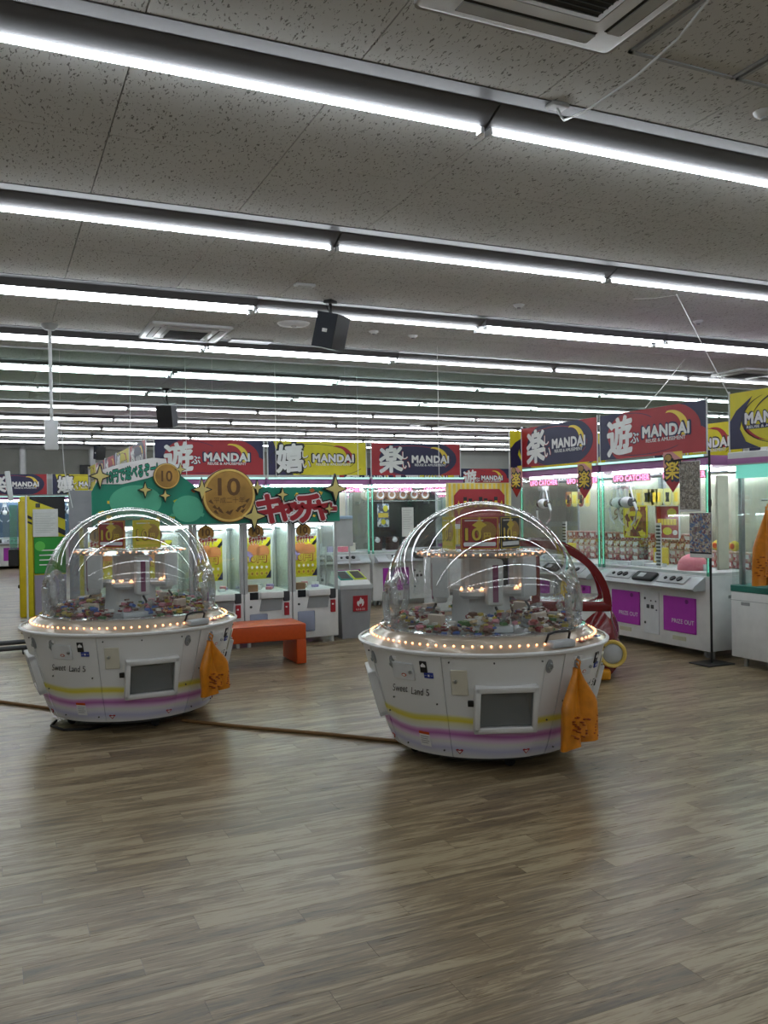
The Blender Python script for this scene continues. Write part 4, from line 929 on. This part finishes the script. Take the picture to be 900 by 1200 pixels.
for i in range(5):
    lab = ('ten-yen crane machine, leftmost, hidden behind the left dome', 'ten-yen crane machine, second from left, seen through the left dome', 'ten-yen crane machine, third from left, partly behind the dome', 'ten-yen crane machine behind the orange bench, second from right', 'ten-yen crane machine next to the grey waste bin')[i]
    x = 3.55 - (5 - i) * TW_
    if first is None: first = ten_machine(lab, x)
    else: dup(first, (x, TY, 0), 0, lab)
    g = random.Random(i)
    for j in range(9):
        x_, y_ = x + .09 + .045 * j, TY + .27 + .12 * (j % 3)
        prize_box('small pastel candy pack in the %s ten-yen machine from left' % ORD[i], 'candy packs in the ten-yen machines', (x_, y_, .602), .07, .06, .03 + .02 * (j % 2), (M['lav'], M['wprint'], M['cream'], M['white2'], CANDY[6])[(j + i) % 5], g.uniform(-.6, .6))
    prize_box('brown carton by the glass of the %s ten-yen machine from left' % ORD[i], 'brown cartons', (x + .115, TY + .09, .602), .11, .07, .075, M['brown'])

# header sign across the five machines (no characters drawn)
t = thing('header_sign', 'teal header sign with bronze coins and red lettering above the ten-yen machines', 'sign', (0, TY - .042, 0))
q = MB(); q.prism([(.90, 1.352), (3.56, 1.352), (3.56, 1.745), (1.95, 1.745), (1.80, 1.86), (1.55, 1.93), (1.2, 1.93), (.98, 1.86), (.90, 1.70)], 0, .03, M['teal']); board = q.build('board', t)
MB().box(.90, 3.56, -.006, .0, 1.345, 1.358, M['ltgrey']).build('edge_strip', t)
def conf(x, z, s, m, a): MB().prism([(x + s * math.cos(a + k * PI / 2) , z + s * .8 * math.sin(a + k * PI / 2)) for k in range(4)], -.004, 0, m).build('confetti_print', board)
rr = random.Random(4)
for i in range(26):
    x, z = rr.uniform(.95, 3.5), rr.uniform(1.39, 1.72)
    conf(x, z, rr.uniform(.02, .04), (M['gold'], M['lime'], pm('mint_print', '4fae8c', .5), pm('orange_print', 'b8622a', .5))[i % 4], rr.uniform(0, 1.5))
MB().prism(ell(1.33, 1.60, .26, .17, 32), -.006, 0, pm('mint_print', '4fae8c', .5)).build('plain_shape', board)
MB().prism(ell(1.86, 1.52, .16, .14, 32), -.006, 0, pm('mint_print', '4fae8c', .5)).build('plain_shape', board)
q = MB(); q.prism([(.97, 1.78), (.99, 1.92), (1.2, 1.99), (1.5, 2.05), (1.64, 2.04), (1.66, 1.92), (1.45, 1.84), (1.2, 1.78)], -.012, .015, M['wprint']); bub = q.build('speech_bubble', t)
q = MB(); text(q, '10円で遊べるぞー!', 1.30, 1.90, .13, M['kprint'], -.0135, .09, .50, 0, .2); text(q, '10円で遊べるぞー!', 1.30, 1.90, .13, pm('bubble_green', '1a8a70', .5), -.015, .03, .50, 0, .2); q.build('lettering', bub)
def coin_disc(x, z, r_, big):
    q = MB(); T = Matrix.Translation((x, 0, z)) @ Matrix.Rotation(PI / 2, 4, 'X'); q.cyl(r_, -.01, .035, M['coindk'], 48, T); q.cyl(r_ * .97, .03, .04, M['coin'], 48, T); c = q.build('coin_disc', t)
    MB().lathe([(r_ * .97, .04), (r_ * .95, .046), (r_ * .90, .046), (r_ * .88, .04)], M['coinlt'], 48, T=T).build('coin_rim', c)
    q = MB(); text(q, '10', x, z + r_ * (.32 if big else 0), r_ * (.62 if big else .8), M['coindk'], -.0415, .02, r_ * .8)
    if big: text(q, '平成二十年', x, z - r_ * .17, r_ * .22, M['coindk'], -.0415, .01, r_ * 1.15)
    q.build('lettering', c)
    if big:
        for s in (-1, 1):
            for k in range(6):
                a = R(200 + k * 22); lx, lz = x + s * abs(math.cos(a)) * r_ * .72 if k < 4 else x + s * r_ * (.5 - .12 * (k - 4)), z + math.sin(a) * r_ * .62
                MB().prism([(lx - .028, lz), (lx, lz + .022), (lx + .03, lz + .03 * s), (lx, lz - .018)], -.0415, -.04, M['coindk']).build('laurel_leaf', c)
coin_disc(2.29, 1.655, .29, True); coin_disc(1.64, 1.86, .135, False)
for x, z, r_ in ((.98, 1.86, .09), (1.42, 1.72, .06), (1.78, 1.93, .05), (2.0, 1.72, .09), (2.60, 1.74, .06), (2.56, 1.43, .12), (2.88, 1.66, .06), (3.50, 1.72, .12), (3.42, 1.50, .05), (1.62, 1.66, .05)):
    q = MB(); q.prism(star4(x, z, r_ * 1.25, .38), -.045, 0, M['kprint']); q.prism(star4(x, z, r_, .34), -.048, 0, pm('pale_gold', 'c9bd74', .4)); q.build('sparkle', t)
q = MB(); kw = [('キ', 2.74, .30), ('ャ', 2.91, .21), ('ッ', 3.04, .18), ('チ', 3.19, .30), ('ャ', 3.35, .21), ('ー', 3.47, .03)]
for ch, x, h in kw:
    for hh, bo, m, y in ((h, .034, 'kprint', -.012), (h, .024, 'wprint', -.014), (h, .012, 'red', -.016)): text(q, ch, x, 1.50 - (.27 - h) * .25 * (ch != 'ー'), h, M[m], y, bo / h * (1 if ch != 'ー' else .1), None if ch != 'ー' else .10)
q.build('lettering', t)

# ------------------------------------------------------------------ bench, bin, ride, topper machine
t = thing('bench', 'orange vinyl bench with slab legs in front of the ten-yen machines', 'bench', (2.15, 8.2, 0), R(-1))
MB().rbox(-.70, .60, -.235, .235, .24, .395, M['orange'], .015, 3).build('seat', t)
for x in (-.70, .50): MB().rbox(x, x + .10, -.235, .235, .006, .245, M['orange'], .012, 3).build('leg', t)
MB().box(-.66, .56, -.236, -.234, .385, .388, pm('dark_stitch', '6b2608', .6)).build('seam', t)

t = thing('waste_bin', 'grey twin-hole waste bin with red flame sign beside the ten-yen machines', 'bin', (3.80, 9.42, 0))
def taper(mb, w0, d0, w1, d1, z0, z1, m):
    v = [(-w0, -d0, z0), (w0, -d0, z0), (w0, d0, z0), (-w0, d0, z0), (-w1, -d1, z1), (w1, -d1, z1), (w1, d1, z1), (-w1, d1, z1)]
    return mb.add(v, [(0, 3, 2, 1), (4, 5, 6, 7), (0, 1, 5, 4), (1, 2, 6, 5), (2, 3, 7, 6), (3, 0, 4, 7)], m)
taper(MB(), .165, .16, .195, .19, .0, .57, M['grey']).build('body', t)
taper(MB(), .205, .2, .205, .2, .57, .615, M['ltgrey']).build('collar', t)
q = MB(); q.add([(-.19, -.19, .615), (.19, -.19, .615), (.19, .19, .615), (-.19, .19, .615), (-.17, -.15, .66), (.17, -.15, .66), (.17, .16, .76), (-.17, .16, .76)], [(4, 5, 6, 7), (0, 1, 5, 4), (1, 2, 6, 5), (2, 3, 7, 6), (3, 0, 4, 7)], M['white']); lid = q.build('lid', t)
sl = math.atan2(.10, .31)
for x, m in ((-.085, 'tealdk'), (.085, 'lime')):
    T = Matrix.Translation((x, 0, .712)) @ Matrix.Rotation(sl, 4, 'X'); q = MB(); q.rbox(-.08, .08, -.13, .13, -.01, .008, M[m], .006, 2, T); h = q.build('hole_rim', lid); MB().rbox(-.062, .062, -.11, .11, .0, .010, M['black'], .004, 1, T).build('opening', h)
q = MB(); T = Matrix.Translation((.05, -.186, .40)) @ Matrix.Rotation(R(3), 4, 'X'); q.box(-.09, .09, -.004, .006, -.09, .09, M['red'], T); s = q.build('flame_sign', t)
q = MB(); q.prism([(0, .072), (.02, .045), (.03, .052), (.045, .01), (.035, -.022), (.012, -.035), (.02, -.015), (.008, .008), (.0, -.012), (-.010, .002), (-.018, -.018), (-.012, -.035), (-.038, -.02), (-.045, .012), (-.03, .034), (-.024, .02), (-.010, .045)], -.006, -.003, M['wprint'], T); text(q, 'もえるゴミ', 0, -.066, .024, M['wprint'], -.005, .015, .11, T=T); q.build('flame_print', s)

t = thing('kiddie_ride', 'glossy red car ride with white side band and round yellow-ringed headlight', 'ride', (4.57, 6.59, 0), R(-34))
L0, L1, HY = -.62, .56, .36
for y in (-HY, HY - .05):
    q = MB(); outer = [(L0, .60), (L0, .95), (L0 + .12, 1.14), (L0 + .30, 1.195)] + [(-.06 + .62 * math.sin(a), .62 + .575 * math.cos(a)) for a in [PI / 2 * i / 12 for i in range(13)]]
    inner = [(L0 + .09, .66), (L0 + .09, .93), (L0 + .17, 1.06), (L0 + .32, 1.10)] + [(-.06 + .555 * math.sin(a), .62 + .51 * math.cos(a)) for a in [PI / 2 * i / 12 for i in range(12)]] + [(-.06 + .555, .66)]
    n = min(len(outer), len(inner)); outer = outer[:n]; inner = inner[:n]
    vs = [(x, yy, z) for yy in (y, y + .05) for x, z in outer + inner]; N = 2 * n; fs = []
    for i in range(n - 1):
        fs += [(i, i + 1, n + i + 1, n + i), (N + i, N + n + i, N + n + i + 1, N + i + 1), (i, N + i, N + i + 1, i + 1), (n + i, n + i + 1, N + n + i + 1, N + n + i)]
    q.add(vs, fs, M['crimson'], None, True); q.build('side_arch', t)
    MB().rbox(-.12, -.045, y + .002, y + .048, .62, 1.13, M['crimson'], .012, 2).build('door_pillar', t)
q = MB(); pts = [(L0, .95), (L0 + .12, 1.14), (L0 + .30, 1.195), (-.06, 1.195), (.1, 1.175), (.22, 1.12)]
vs = [(x, yy, z + dz) for yy in (-HY, HY) for dz in (0, -.03) for x, z in pts]; n = len(pts); fs = []
for i in range(n - 1): fs += [(i, i + 1, 2 * n + i + 1, 2 * n + i), (n + i, 3 * n + i, 3 * n + i + 1, n + i + 1)]
q.add(vs, fs, M['crimson'], None, True); q.build('roof', t)
MB().rbox(L0, L1, -HY, HY, .575, .665, M['crimson'], .02, 3).build('waist_band', t)
MB().rbox(L0 + .01, L1 - .01, -HY + .008, HY - .008, .30, .585, M['white'], .02, 2).build('white_band', t)
MB().rbox(L0, L1, -HY, HY, .06, .31, M['crimson'], .03, 3).build('lower_body', t)
MB().rbox(L0 + .05, L1 - .1, -HY + .05, HY - .05, .0, .07, M['dkgrey'], .01, 1).build('base', t)
MB().box(L0 + .05, -.14, HY - .07, HY - .06, .62, 1.12, M['bluegrey']).build('inner_panel', t)
MB().rbox(-.34, -.18, HY - .10, HY - .07, .74, 1.0, M['lav'], .01, 2).build('ride_screen', t)
MB().rbox(-.40, -.34, HY - .12, HY - .07, .70, 1.05, M['dkgrey'], .01, 2).build('speaker_bar', t)
MB().rbox(L0 + .08, -.3, -HY + .06, HY - .06, .55, .70, M['bluegrey'], .03, 3).build('seat', t)
for x, y in ((-.34, -.18), (.08, -.15)):
    T = Matrix.Translation((x + .1, y, .735)) @ Matrix.Rotation(R(65), 4, 'Y') @ Matrix.Rotation(R(20), 4, 'X'); q = MB(); q.tube([(.085 * math.cos(a), .085 * math.sin(a), 0) for a in [2 * PI * i / 24 for i in range(24)]], .013, M['gold'], 8, T, True); w = q.build('steering_wheel', t); q = MB(); q.tube([(-.08, 0, 0), (.08, 0, 0)], .009, M['gold'], 6, T); q.tube([(0, 0, 0), (0, -.08, 0)], .009, M['gold'], 6, T); q.tube([(0, 0, 0), (0, 0, -.12)], .012, M['gold'], 6, T); q.build('wheel_spokes', w)
# bulging front wing with lamp, bumper
T = Matrix.Translation((.42, -.27, .33)) @ Matrix.Rotation(R(12), 4, 'Y') @ Matrix.Scale(1.2, 4); q = MB(); q.lathe([(.0, .29), (.03, .27), (.09, .18), (.15, .07), (.17, -.03), (.16, -.12), (.10, -.2), (0, -.22)], M['crimson'], 28, T=T); q.build('front_wing', t)
T = Matrix.Translation((.47, .2, .32)); q = MB(); q.sph((0, 0, 0), 1, M['crimson'], 26, 16, (.20, .18, .28), T); q.build('front_wing', t)
MB().rbox(.46, .64, -.30, .30, .08, .34, M['crimson'], .06, 3).build('nose', t)
ax = Matrix.Translation((.545, -.44, .235)) @ Matrix.Rotation(R(8), 4, 'Z') @ Matrix.Rotation(PI / 2, 4, 'X')
q = MB(); q.cyl(.125, -.09, .03, M['crimson'], 28, ax, .12); h = q.build('headlight', t); MB().lathe([(.118, .03), (.118, .045), (.108, .055), (.09, .05), (.085, .035)], pm('straw_yellow', 'd0b458', .35), 28, T=ax).build('lamp_ring', h); MB().sph((0, 0, .03), .088, M['ltgrey'], 22, 10, (1, 1, .35), ax).build('lamp_lens', h)
MB().prism([(.42, .16), (.62, .16), (.54, .06), (.40, .03)], -.46, -.30, M['crimson']).build('lower_cheek', t)
MB().rbox(.40, .53, -.54, -.38, .02, .105, pm('amber_bumper', 'c98a12', .3), .02, 3).build('bumper', t)

t = thing('topper_machine', 'white prize machine with yellow striped topper behind the right dome', 'arcade machine', (5.66, 9.56, 0))
MB().rbox(-.47, .47, 0, .7, .05, .95, M['white'], .015, 2).build('cabinet', t)
for s in (-.42, .42):
    for yy in (.05, .62): MB().cyl(.02, 0, .06, M['steel'], 8, Matrix.Translation((s, yy, 0))).build('foot', t)
    MB().box(s - .02, s + .02, .06, .10, .95, 1.40, M['ltgrey']).build('riser', t)
q = MB(); q.rbox(-.47, .47, .0, .06, 1.02, 1.80, pm('pale_topper', 'd0c890', .5), .01, 2); tp = q.build('topper', t)
for i in range(14): MB().box(-.455 + i * .065, -.455 + i * .065 + .034, -.004, .001, 1.03, 1.79, M['gold']).build('stripe', tp)
MB().prism([(-.38, 1.28), (.36, 1.28), (.36, 1.64), (.28, 1.72), (-.30, 1.72), (-.38, 1.64)], -.012, 0, M['red']).build('red_panel', tp)
q = MB()
for i in range(7): q.box(-.25 + i * .075, -.20 + i * .075, -.016, -.01, 1.50 - .02 * (i % 2), 1.62 - .02 * (i % 3), M['kprint']).box(-.245 + i * .075, -.205 + i * .075, -.018, -.012, 1.49, 1.57 - .01 * (i % 2), M['gold'])
q = q.build('title_print', tp); q['kind'] = 'stuff'
for x in (-.32, .31): MB().prism(star4(x, 1.48, .08, .4), -.017, -.01, M['gold']).build('sparkle_print', tp)
MB().box(-.455, .455, -.006, 0, 1.22, 1.28, M['wprint']).build('band', tp)
g = random.Random(2)
for i in range(7): prize_box('small pastel box, %s along the counter of the striped-topper machine' % ORD[i], 'boxes on the striped-topper counter', (5.30 + i * .12, 9.74, .951), .09, .05, .04, (M['wprint'], M['pink'], M['lav'], M['cream'])[i % 4])

# ------------------------------------------------------------------ far left: striped cabinet, boards, far row
cab = t = thing('striped_cabinet', 'yellow cabinet with black hazard stripes at the far left', 'cabinet', (.36, 13.5, 0))
MB().rbox(.0, .60, .0, .6, .0, 1.74, M['yel'], .01, 2).build('body', t)
MB().rbox(-.03, .09, -.05, .08, .0, 1.68, pm('mustard_post', 'c2ad14', .4), .02, 2).build('post', t); MB().box(.155, .165, -.004, .0, .0, 1.5, pm('dark_yellow', '8a7c10', .5)).build('groove', t)
for a in ([(.12, 1.70), (.60, 1.50), (.60, 1.74), (.12, 1.74)], [(.0, 1.52), (.15, 1.44), (.15, 1.40), (.0, 1.47)], [(.0, 1.43), (.15, 1.36), (.15, 1.33), (.0, 1.40)], [(.45, 1.32), (.60, 1.24), (.60, 1.16), (.45, 1.24)], [(.48, 1.45), (.6, 1.40), (.6, 1.50), (.48, 1.55)]):
    MB().prism(a, -.004, .0, M['kprint']).build('stripe', t)
MB().rbox(.20, .26, -.02, 0, 1.58, 1.64, M['dkgrey'], .005, 1).build('keypad', t)
MB().rbox(.17, .60, -.03, 0, .62, 1.15, M['green'], .006, 1).build('green_panel', t); MB().prism(ell(.25, 1.02, .07, .07, 24), -.035, -.03, pm('leaf_green', '58b84a', .5)).build('round_emblem', t)
q = MB()
for i in range(4): q.box(.24, .45 - .03 * (i % 2), -.034, -.03, .95 - i * .07, .965 - i * .07, M['wprint'])
q = q.build('panel_print', t); q['kind'] = 'stuff'
MB().rbox(.17, .60, -.03, 0, .02, .60, pm('mauve_grey', '8d8798', .5), .006, 1).build('lower_panel', t)
q = MB(); q.box(0, .34, 0, .003, 0, .40, M['paper'])
for i in range(12): q.box(.03, .30 - .03 * (i % 3), -.001, 0, .34 - i * .025, .344 - i * .025, M['grey'])
o = q.build('notice_sheet', None, (.52, 13.462, 1.155)); tag(o, 'white printed notice on the yellow striped cabinet', 'notice')
t = thing('partition_board', 'plain grey upright board between the striped cabinet and the teal sign', 'board', (1.0, 13.3, 0)); MB().rbox(0, .55, 0, .04, .04, 1.82, pm('plain_grey_board', '83858a', .6), .004, 1).build('panel', t)
for x in (.03, .45): MB().box(x, x + .06, -.15, .19, 0, .04, M['grey']).build('foot', t)
MB().rbox(-.17, -.03, -.02, .12, .74, .98, M['black'], .01, 1).build('side_box', cab); MB().box(-.15, -.05, .0, .10, .98, 1.62, M['gedge']).build('side_tube', cab); MB().rbox(-.05, .0, -.0, .05, .42, .47, M['black'], .008, 1).build('side_knob', cab)
t = thing('sign_pole', 'thin white pole with tilted white head before the yellow cabinet', 'pole', (.42, 13.1, 0)); MB().tube([(0, 0, .01), (0, 0, 1.75)], .012, M['white2'], 8).build('pole', t); MB().rbox(-.05, .02, -.02, .02, 1.68, 2.10, M['white2'], .008, 1, Matrix.Rotation(R(-6), 4, 'Y')).build('head', t); MB().cyl(.1, 0, .012, M['white2'], 20).build('foot', t)
t = thing('floor_barrier', 'pair of dark metal bars low above the floor at the left edge', 'barrier', (-.3, 9.95, 0))
for y, z in ((0, .07), (.30, .09)): MB().tube([(0, y, z), (.62, y + .05, z), (.66, y + .05, z)], .026, M['dkgrey'], 10).build('bar', t)
MB().rbox(-.06, .04, -.06, .40, 0, .10, M['dkgrey'], .01, 1).build('foot', t); MB().rbox(.56, .62, -.02, .38, 0, .05, M['dkgrey'], .01, 1).build('foot', t)
far0 = None
for i, x in enumerate((-2.4, -.75, .9, 2.55)):
    lab = 'distant white crane machine, %s from left along the back wall' % ORD[i]
    if far0 is None: far0 = crane(lab, 1.6, (x, 25.4, 0), 0, back='bluegrey', neon=False)
    else: dup(far0, (x, 25.4, 0), 0, lab)
for i, (sc, x) in enumerate((('yellow', -2.4), ('blue', -.20), ('yellow', 1.50))): banner('distant %s banner, %s from left, on the back wall row' % (sc, ORD[i]), 1.55, .55, sc, (x, 25.4, 2.005), 0)
t = thing('wall_monitor', 'small dark square monitor on the far back wall', 'monitor', (2.55, Y1, 2.70)); MB().rbox(-.2, .2, -.12, -.02, -.22, .2, M['black'], .02, 2).build('case', t); MB().rbox(-.1, .1, -.14, -.1, -.1, .1, M['dkgrey'], .02, 2).build('screen', t); MB().box(-.03, .03, -.04, .0, -.03, .03, M['dkgrey']).build('bracket', t)

# ------------------------------------------------------------------ things under the ceiling
def speaker(label, p, s, rz, tilt, drop):
    t = thing('ceiling_speaker', label, 'speaker', (p.x, p.y, CZ), rz, 'hanging loudspeakers')
    MB().rbox(-.06 * s, .06 * s, -.05 * s, .05 * s, -.035 * s, 0, M['black'], .008, 2).build('mount_plate', t)
    MB().tube([(0, 0, -.02), (0, 0, -drop * .7), (.02 * s, 0, -drop)], .018 * s, M['black'], 8).build('bracket', t)
    MB().tube([(-.05 * s, 0, -.03), (-.075 * s, 0, -drop * .5), (-.03 * s, 0, -drop * .8), (.0, 0, -drop)], .004, M['black'], 6).build('cable', t)
    T = Matrix.Translation((0, 0, -drop - .17 * s)) @ Matrix.Rotation(tilt, 4, 'X'); q = MB(); q.prism([(-.13 * s, -.12 * s), (.13 * s, -.12 * s), (.09 * s, .12 * s), (-.09 * s, .12 * s)], -.18 * s, .18 * s, pm('navy_black_box', '121a26', .4), T @ Matrix.Rotation(PI / 2, 4, 'X')); c = q.build('cabinet', t)
    MB().box(-.125 * s, .125 * s, -.128 * s, -.12 * s, -.175 * s, .175 * s, M['black'], T).build('grille', c)
    MB().box(-.122 * s, -.105 * s, -.02 * s, .03 * s, -.02 * s, .015 * s, M['wprint'], T @ Matrix.Rotation(R(0), 4, 'Z')).build('badge', c)
speaker('black loudspeaker hanging from the ceiling, the large near one', at_z(387, 352, CZ), .9, R(38), R(14), .14)
speaker('small black loudspeaker hanging farther back at the left', Vector((2.55, 14.0, CZ)), 1.0, R(-30), R(14), .26)
speaker('distant black loudspeaker near the back wall', Vector((2.7, 25.0, CZ)), 1.0, R(10), R(10), .15)
def cassette(label, x, y, w, rz=0):
    t = thing('ceiling_air_conditioner', label, 'air conditioner', (x, y, CZ), rz, 'ceiling air conditioners'); h = w / 2
    MB().rbox(-h, h, -h, h, -.035, -.001, M['white2'], .03, 3).build('panel', t)
    MB().rbox(-h * .55, h * .55, -h * .55, h * .55, -.045, -.03, M['ltgrey'], .012, 2).build('grille_frame', t)
    MB().box(-h * .47, h * .47, -h * .47, h * .47, -.048, -.044, M['vent']).build('filter_mesh', t)
    for i in range(15): MB().box(-h * .47, h * .47, -h * .45 + i * h * .064, -h * .45 + i * h * .064 + .004, -.052, -.048, M['dkgrey']).build('grille_slat', t)
    for k in range(4):
        T = Matrix.Rotation(k * PI / 2, 4, 'Z'); MB().box(-h * .66, h * .66, -h * .88, -h * .70, -.0365, -.03, M['vent'], T).build('outlet_slot', t); MB().box(-h * .66, h * .66, -h * .86, -h * .73, -.0055, .0, M['ltgrey'], T @ Matrix.Translation((0, 0, -.036)) @ Matrix.Rotation(R(0), 4, 'X')).build('louver', t)
cassette('white ceiling air conditioner cut off by the top edge', 1.96, 2.52, .93)
cassette('white ceiling air conditioner near the left, beside the ceiling pole', 1.93, 9.45, .86)
p = at_z(872, 437, CZ); cassette('white ceiling air conditioner at the right, above the banners', p.x, p.y, .86)
p = at_z(505, 497, CZ); cassette('far ceiling air conditioner above the blue banner', p.x, p.y, .95)
# framed hatches at upper right
a, b = at_z(735, 60, CZ), at_z(831, 84, CZ)
for i in range(2):
    t = thing('ceiling_hatch', ('framed ceiling hatch right of the top air conditioner', 'framed ceiling hatch in the top right corner')[i], 'hatch', (2.52 + i * .62, 2.96 - .58, CZ), 0, 'framed ceiling hatches')
    MB().box(.02, .58, .02, .56, -.006, 0, M['tile']).build('hatch_board', t)
    for q in ((0, .6, 0, .02), (0, .6, .56, .58), (0, .02, 0, .58), (.58, .6, 0, .58)): MB().box(q[0], q[1], q[2], q[3], -.012, 0, M['grey']).build('frame_bar', t)
p = at_z(653, 122, CZ); t = thing('ceiling_outlet', 'small square ceiling outlet with white cable', 'outlet', (p.x, p.y, CZ)); MB().rbox(-.05, .05, -.035, .035, -.02, 0, M['ltgrey'], .006, 1).build('plate', t)
a = Vector((p.x, p.y, CZ - .02)); pts = [a, a + Vector((.01, -.02, -.05)), at_z(661, 141, CZ - .10), at_z(690, 128, CZ - .12), at_z(745, 90, CZ - .12), at_z(795, 45, CZ - .07), at_z(838, -10, CZ - .03)]
o = MB().tube([tuple(v) for v in pts], .006, M['white2'], 6).build('ceiling_cable'); tag(o, 'white cable drooping from the square ceiling outlet at top right', 'cable')
def small(label, x, y, kind):
    p = at_z(x, y, CZ); t = thing('ceiling_sensor', label, 'sensor', (p.x, p.y, CZ)); 
    if kind == 'round': MB().lathe([(0, -.03), (.03, -.028), (.05, -.012), (.055, 0)], M['white2'], 24).build('body', t); MB().cyl(.02, -.04, -.028, M['grey'], 12).build('tip', t)
    elif kind == 'vent': MB().lathe([(0, -.03), (.1, -.028), (.16, -.012), (.17, 0)], M['white2'], 28).build('body', t); MB().cyl(.03, -.035, -.028, M['grey'], 12).build('tip', t)
    else: MB().rbox(-.09, .09, -.04, .04, -.02, 0, M['white2'], .006, 1).build('body', t); MB().box(-.06, .06, -.02, .02, -.023, -.02, M['ltgrey']).build('lens', t)
small('round white ceiling vent left of the large loudspeaker', 344, 379, 'vent'); small('small rectangular ceiling fitting above the large loudspeaker', 357, 333, 'rect')
small('round ceiling detector right of the large loudspeaker', 484, 393, 'round'); small('flat round ceiling cap just right of the large loudspeaker', 438, 388, 'round')
small('small white ceiling cap near the V-shaped strings', 818, 376, 'round'); small('small white ceiling cap between second and third light rows', 608, 357, 'round'); small('white ceiling detector at the upper right edge', 896, 131, 'round')
p = at_z(290, 402, CZ); t = thing('ceiling_access_panel', 'flat white access panel beside the left air conditioner', 'panel', (p.x, p.y, CZ)); MB().rbox(-.24, .24, -.22, .22, -.012, 0, M['white2'], .004, 1).build('panel', t); MB().box(-.25, .25, -.23, -.22, -.016, 0, M['ltgrey']).build('rim', t)
# ceiling power pole
p = at_z(58, 380, CZ); t = thing('power_pole', 'white ceiling pole with a white box hanging at the left', 'pole', (p.x, p.y, CZ))
MB().lathe([(.0, -.06), (.05, -.06), (.085, -.02), (.09, 0)], M['ltgrey'], 16).build('ceiling_bracket', t)
MB().tube([(0, 0, -.03), (.005, 0, -1.0)], .018, M['white2'], 10).build('pole', t); MB().rbox(-.065, .065, -.04, .04, -1.30, -.99, M['white2'], .01, 2).build('box', t); MB().tube([(.06, 0, -1.0), (.1, 0, -1.1), (.12, .02, -1.5), (.2, .05, -1.9)], .005, M['white2'], 6).build('cord', t)
# clear smoke barrier
t = thing('smoke_barrier', 'clear greenish glass smoke barrier hanging from the ceiling across the hall', 'barrier', (0, 10.98, CZ))
for i in range(9): MB().box(-2.9 + i * 1.825, -2.9 + (i + 1) * 1.825 - .006, -.004, .004, -.62, -.01, M['smoke']).build('pane', t)
MB().box(-2.9, 13.5, -.012, .012, -.02, 0, M['ltgrey']).build('track', t); MB().box(-2.9, 13.5, -.007, .007, -.63, -.62, M['ltgrey']).build('bottom_rail', t)
# hanging strings
def string(label, a, b, r=.004):
    o = MB().tube([tuple(a), tuple((Vector(a) + Vector(b)) / 2 + Vector((0, 0, -.01))), tuple(b)], r, M['wprint'], 5).build('string'); tag(o, label, 'string', 'white hanging strings')
p = Vector((6.17, 5.97, 2.49)); k = at_z(793, 345, CZ)
string('white string running from the ceiling knot down to the yellow banner', (k.x, k.y, CZ), (6.16, 5.94, 2.50)); k2 = at_z(742, 350, CZ)
string('slack white string along the ceiling beside the knot', (k2.x, k2.y, CZ - .005), (k.x, k.y, CZ - .005)); k3 = at_z(803, 420, CZ)
string('white string slanting down to the top of the red banner', (k3.x, k3.y, CZ), (6.165, 7.05, 2.495))
for x, lab in ((152, 'leftmost thin white vertical string under the ceiling'), (322, 'thin white vertical string over the middle banner'), (418, 'thin white vertical string right of the middle banner'), (513, 'thin white vertical string in front of the far blue banner'), (217, 'thin white vertical string over the red banner')):
    a = at_Y(x, 450, 11.2 if x != 513 else 9.3); string(lab, (a.x, a.y, CZ), (a.x, a.y, 2.5 if x == 152 else (1.95 if x != 513 else 1.81)), .004)
# floor cords
def cord(label, pts, r):
    o = MB().tube([(p.x, p.y, r) for p in pts], r, M['cord'], 8).build('extension_cord'); tag(o, label, 'cord', 'tan floor cords')
cord('tan floor cord running between the two domed machines', [at_z(x, y, 0) for x, y in ((214, 846), (240, 849), (300, 855), (380, 862), (440, 868), (480, 872))], .012)
cord('tan floor cord at the left edge leading under the left domed machine', [at_z(x, y, 0) for x, y in ((-20, 822), (0, 824), (30, 828), (75, 834))], .012)
o = MB().tube([(p.x, p.y, .01) for p in [at_z(x, y, 0) for x, y in ((66, 846), (60, 852), (75, 857), (105, 856), (130, 850))]], .009, M['rubber'], 8).build('power_cable'); tag(o, 'black power cable looping out from under the left domed machine', 'cable')
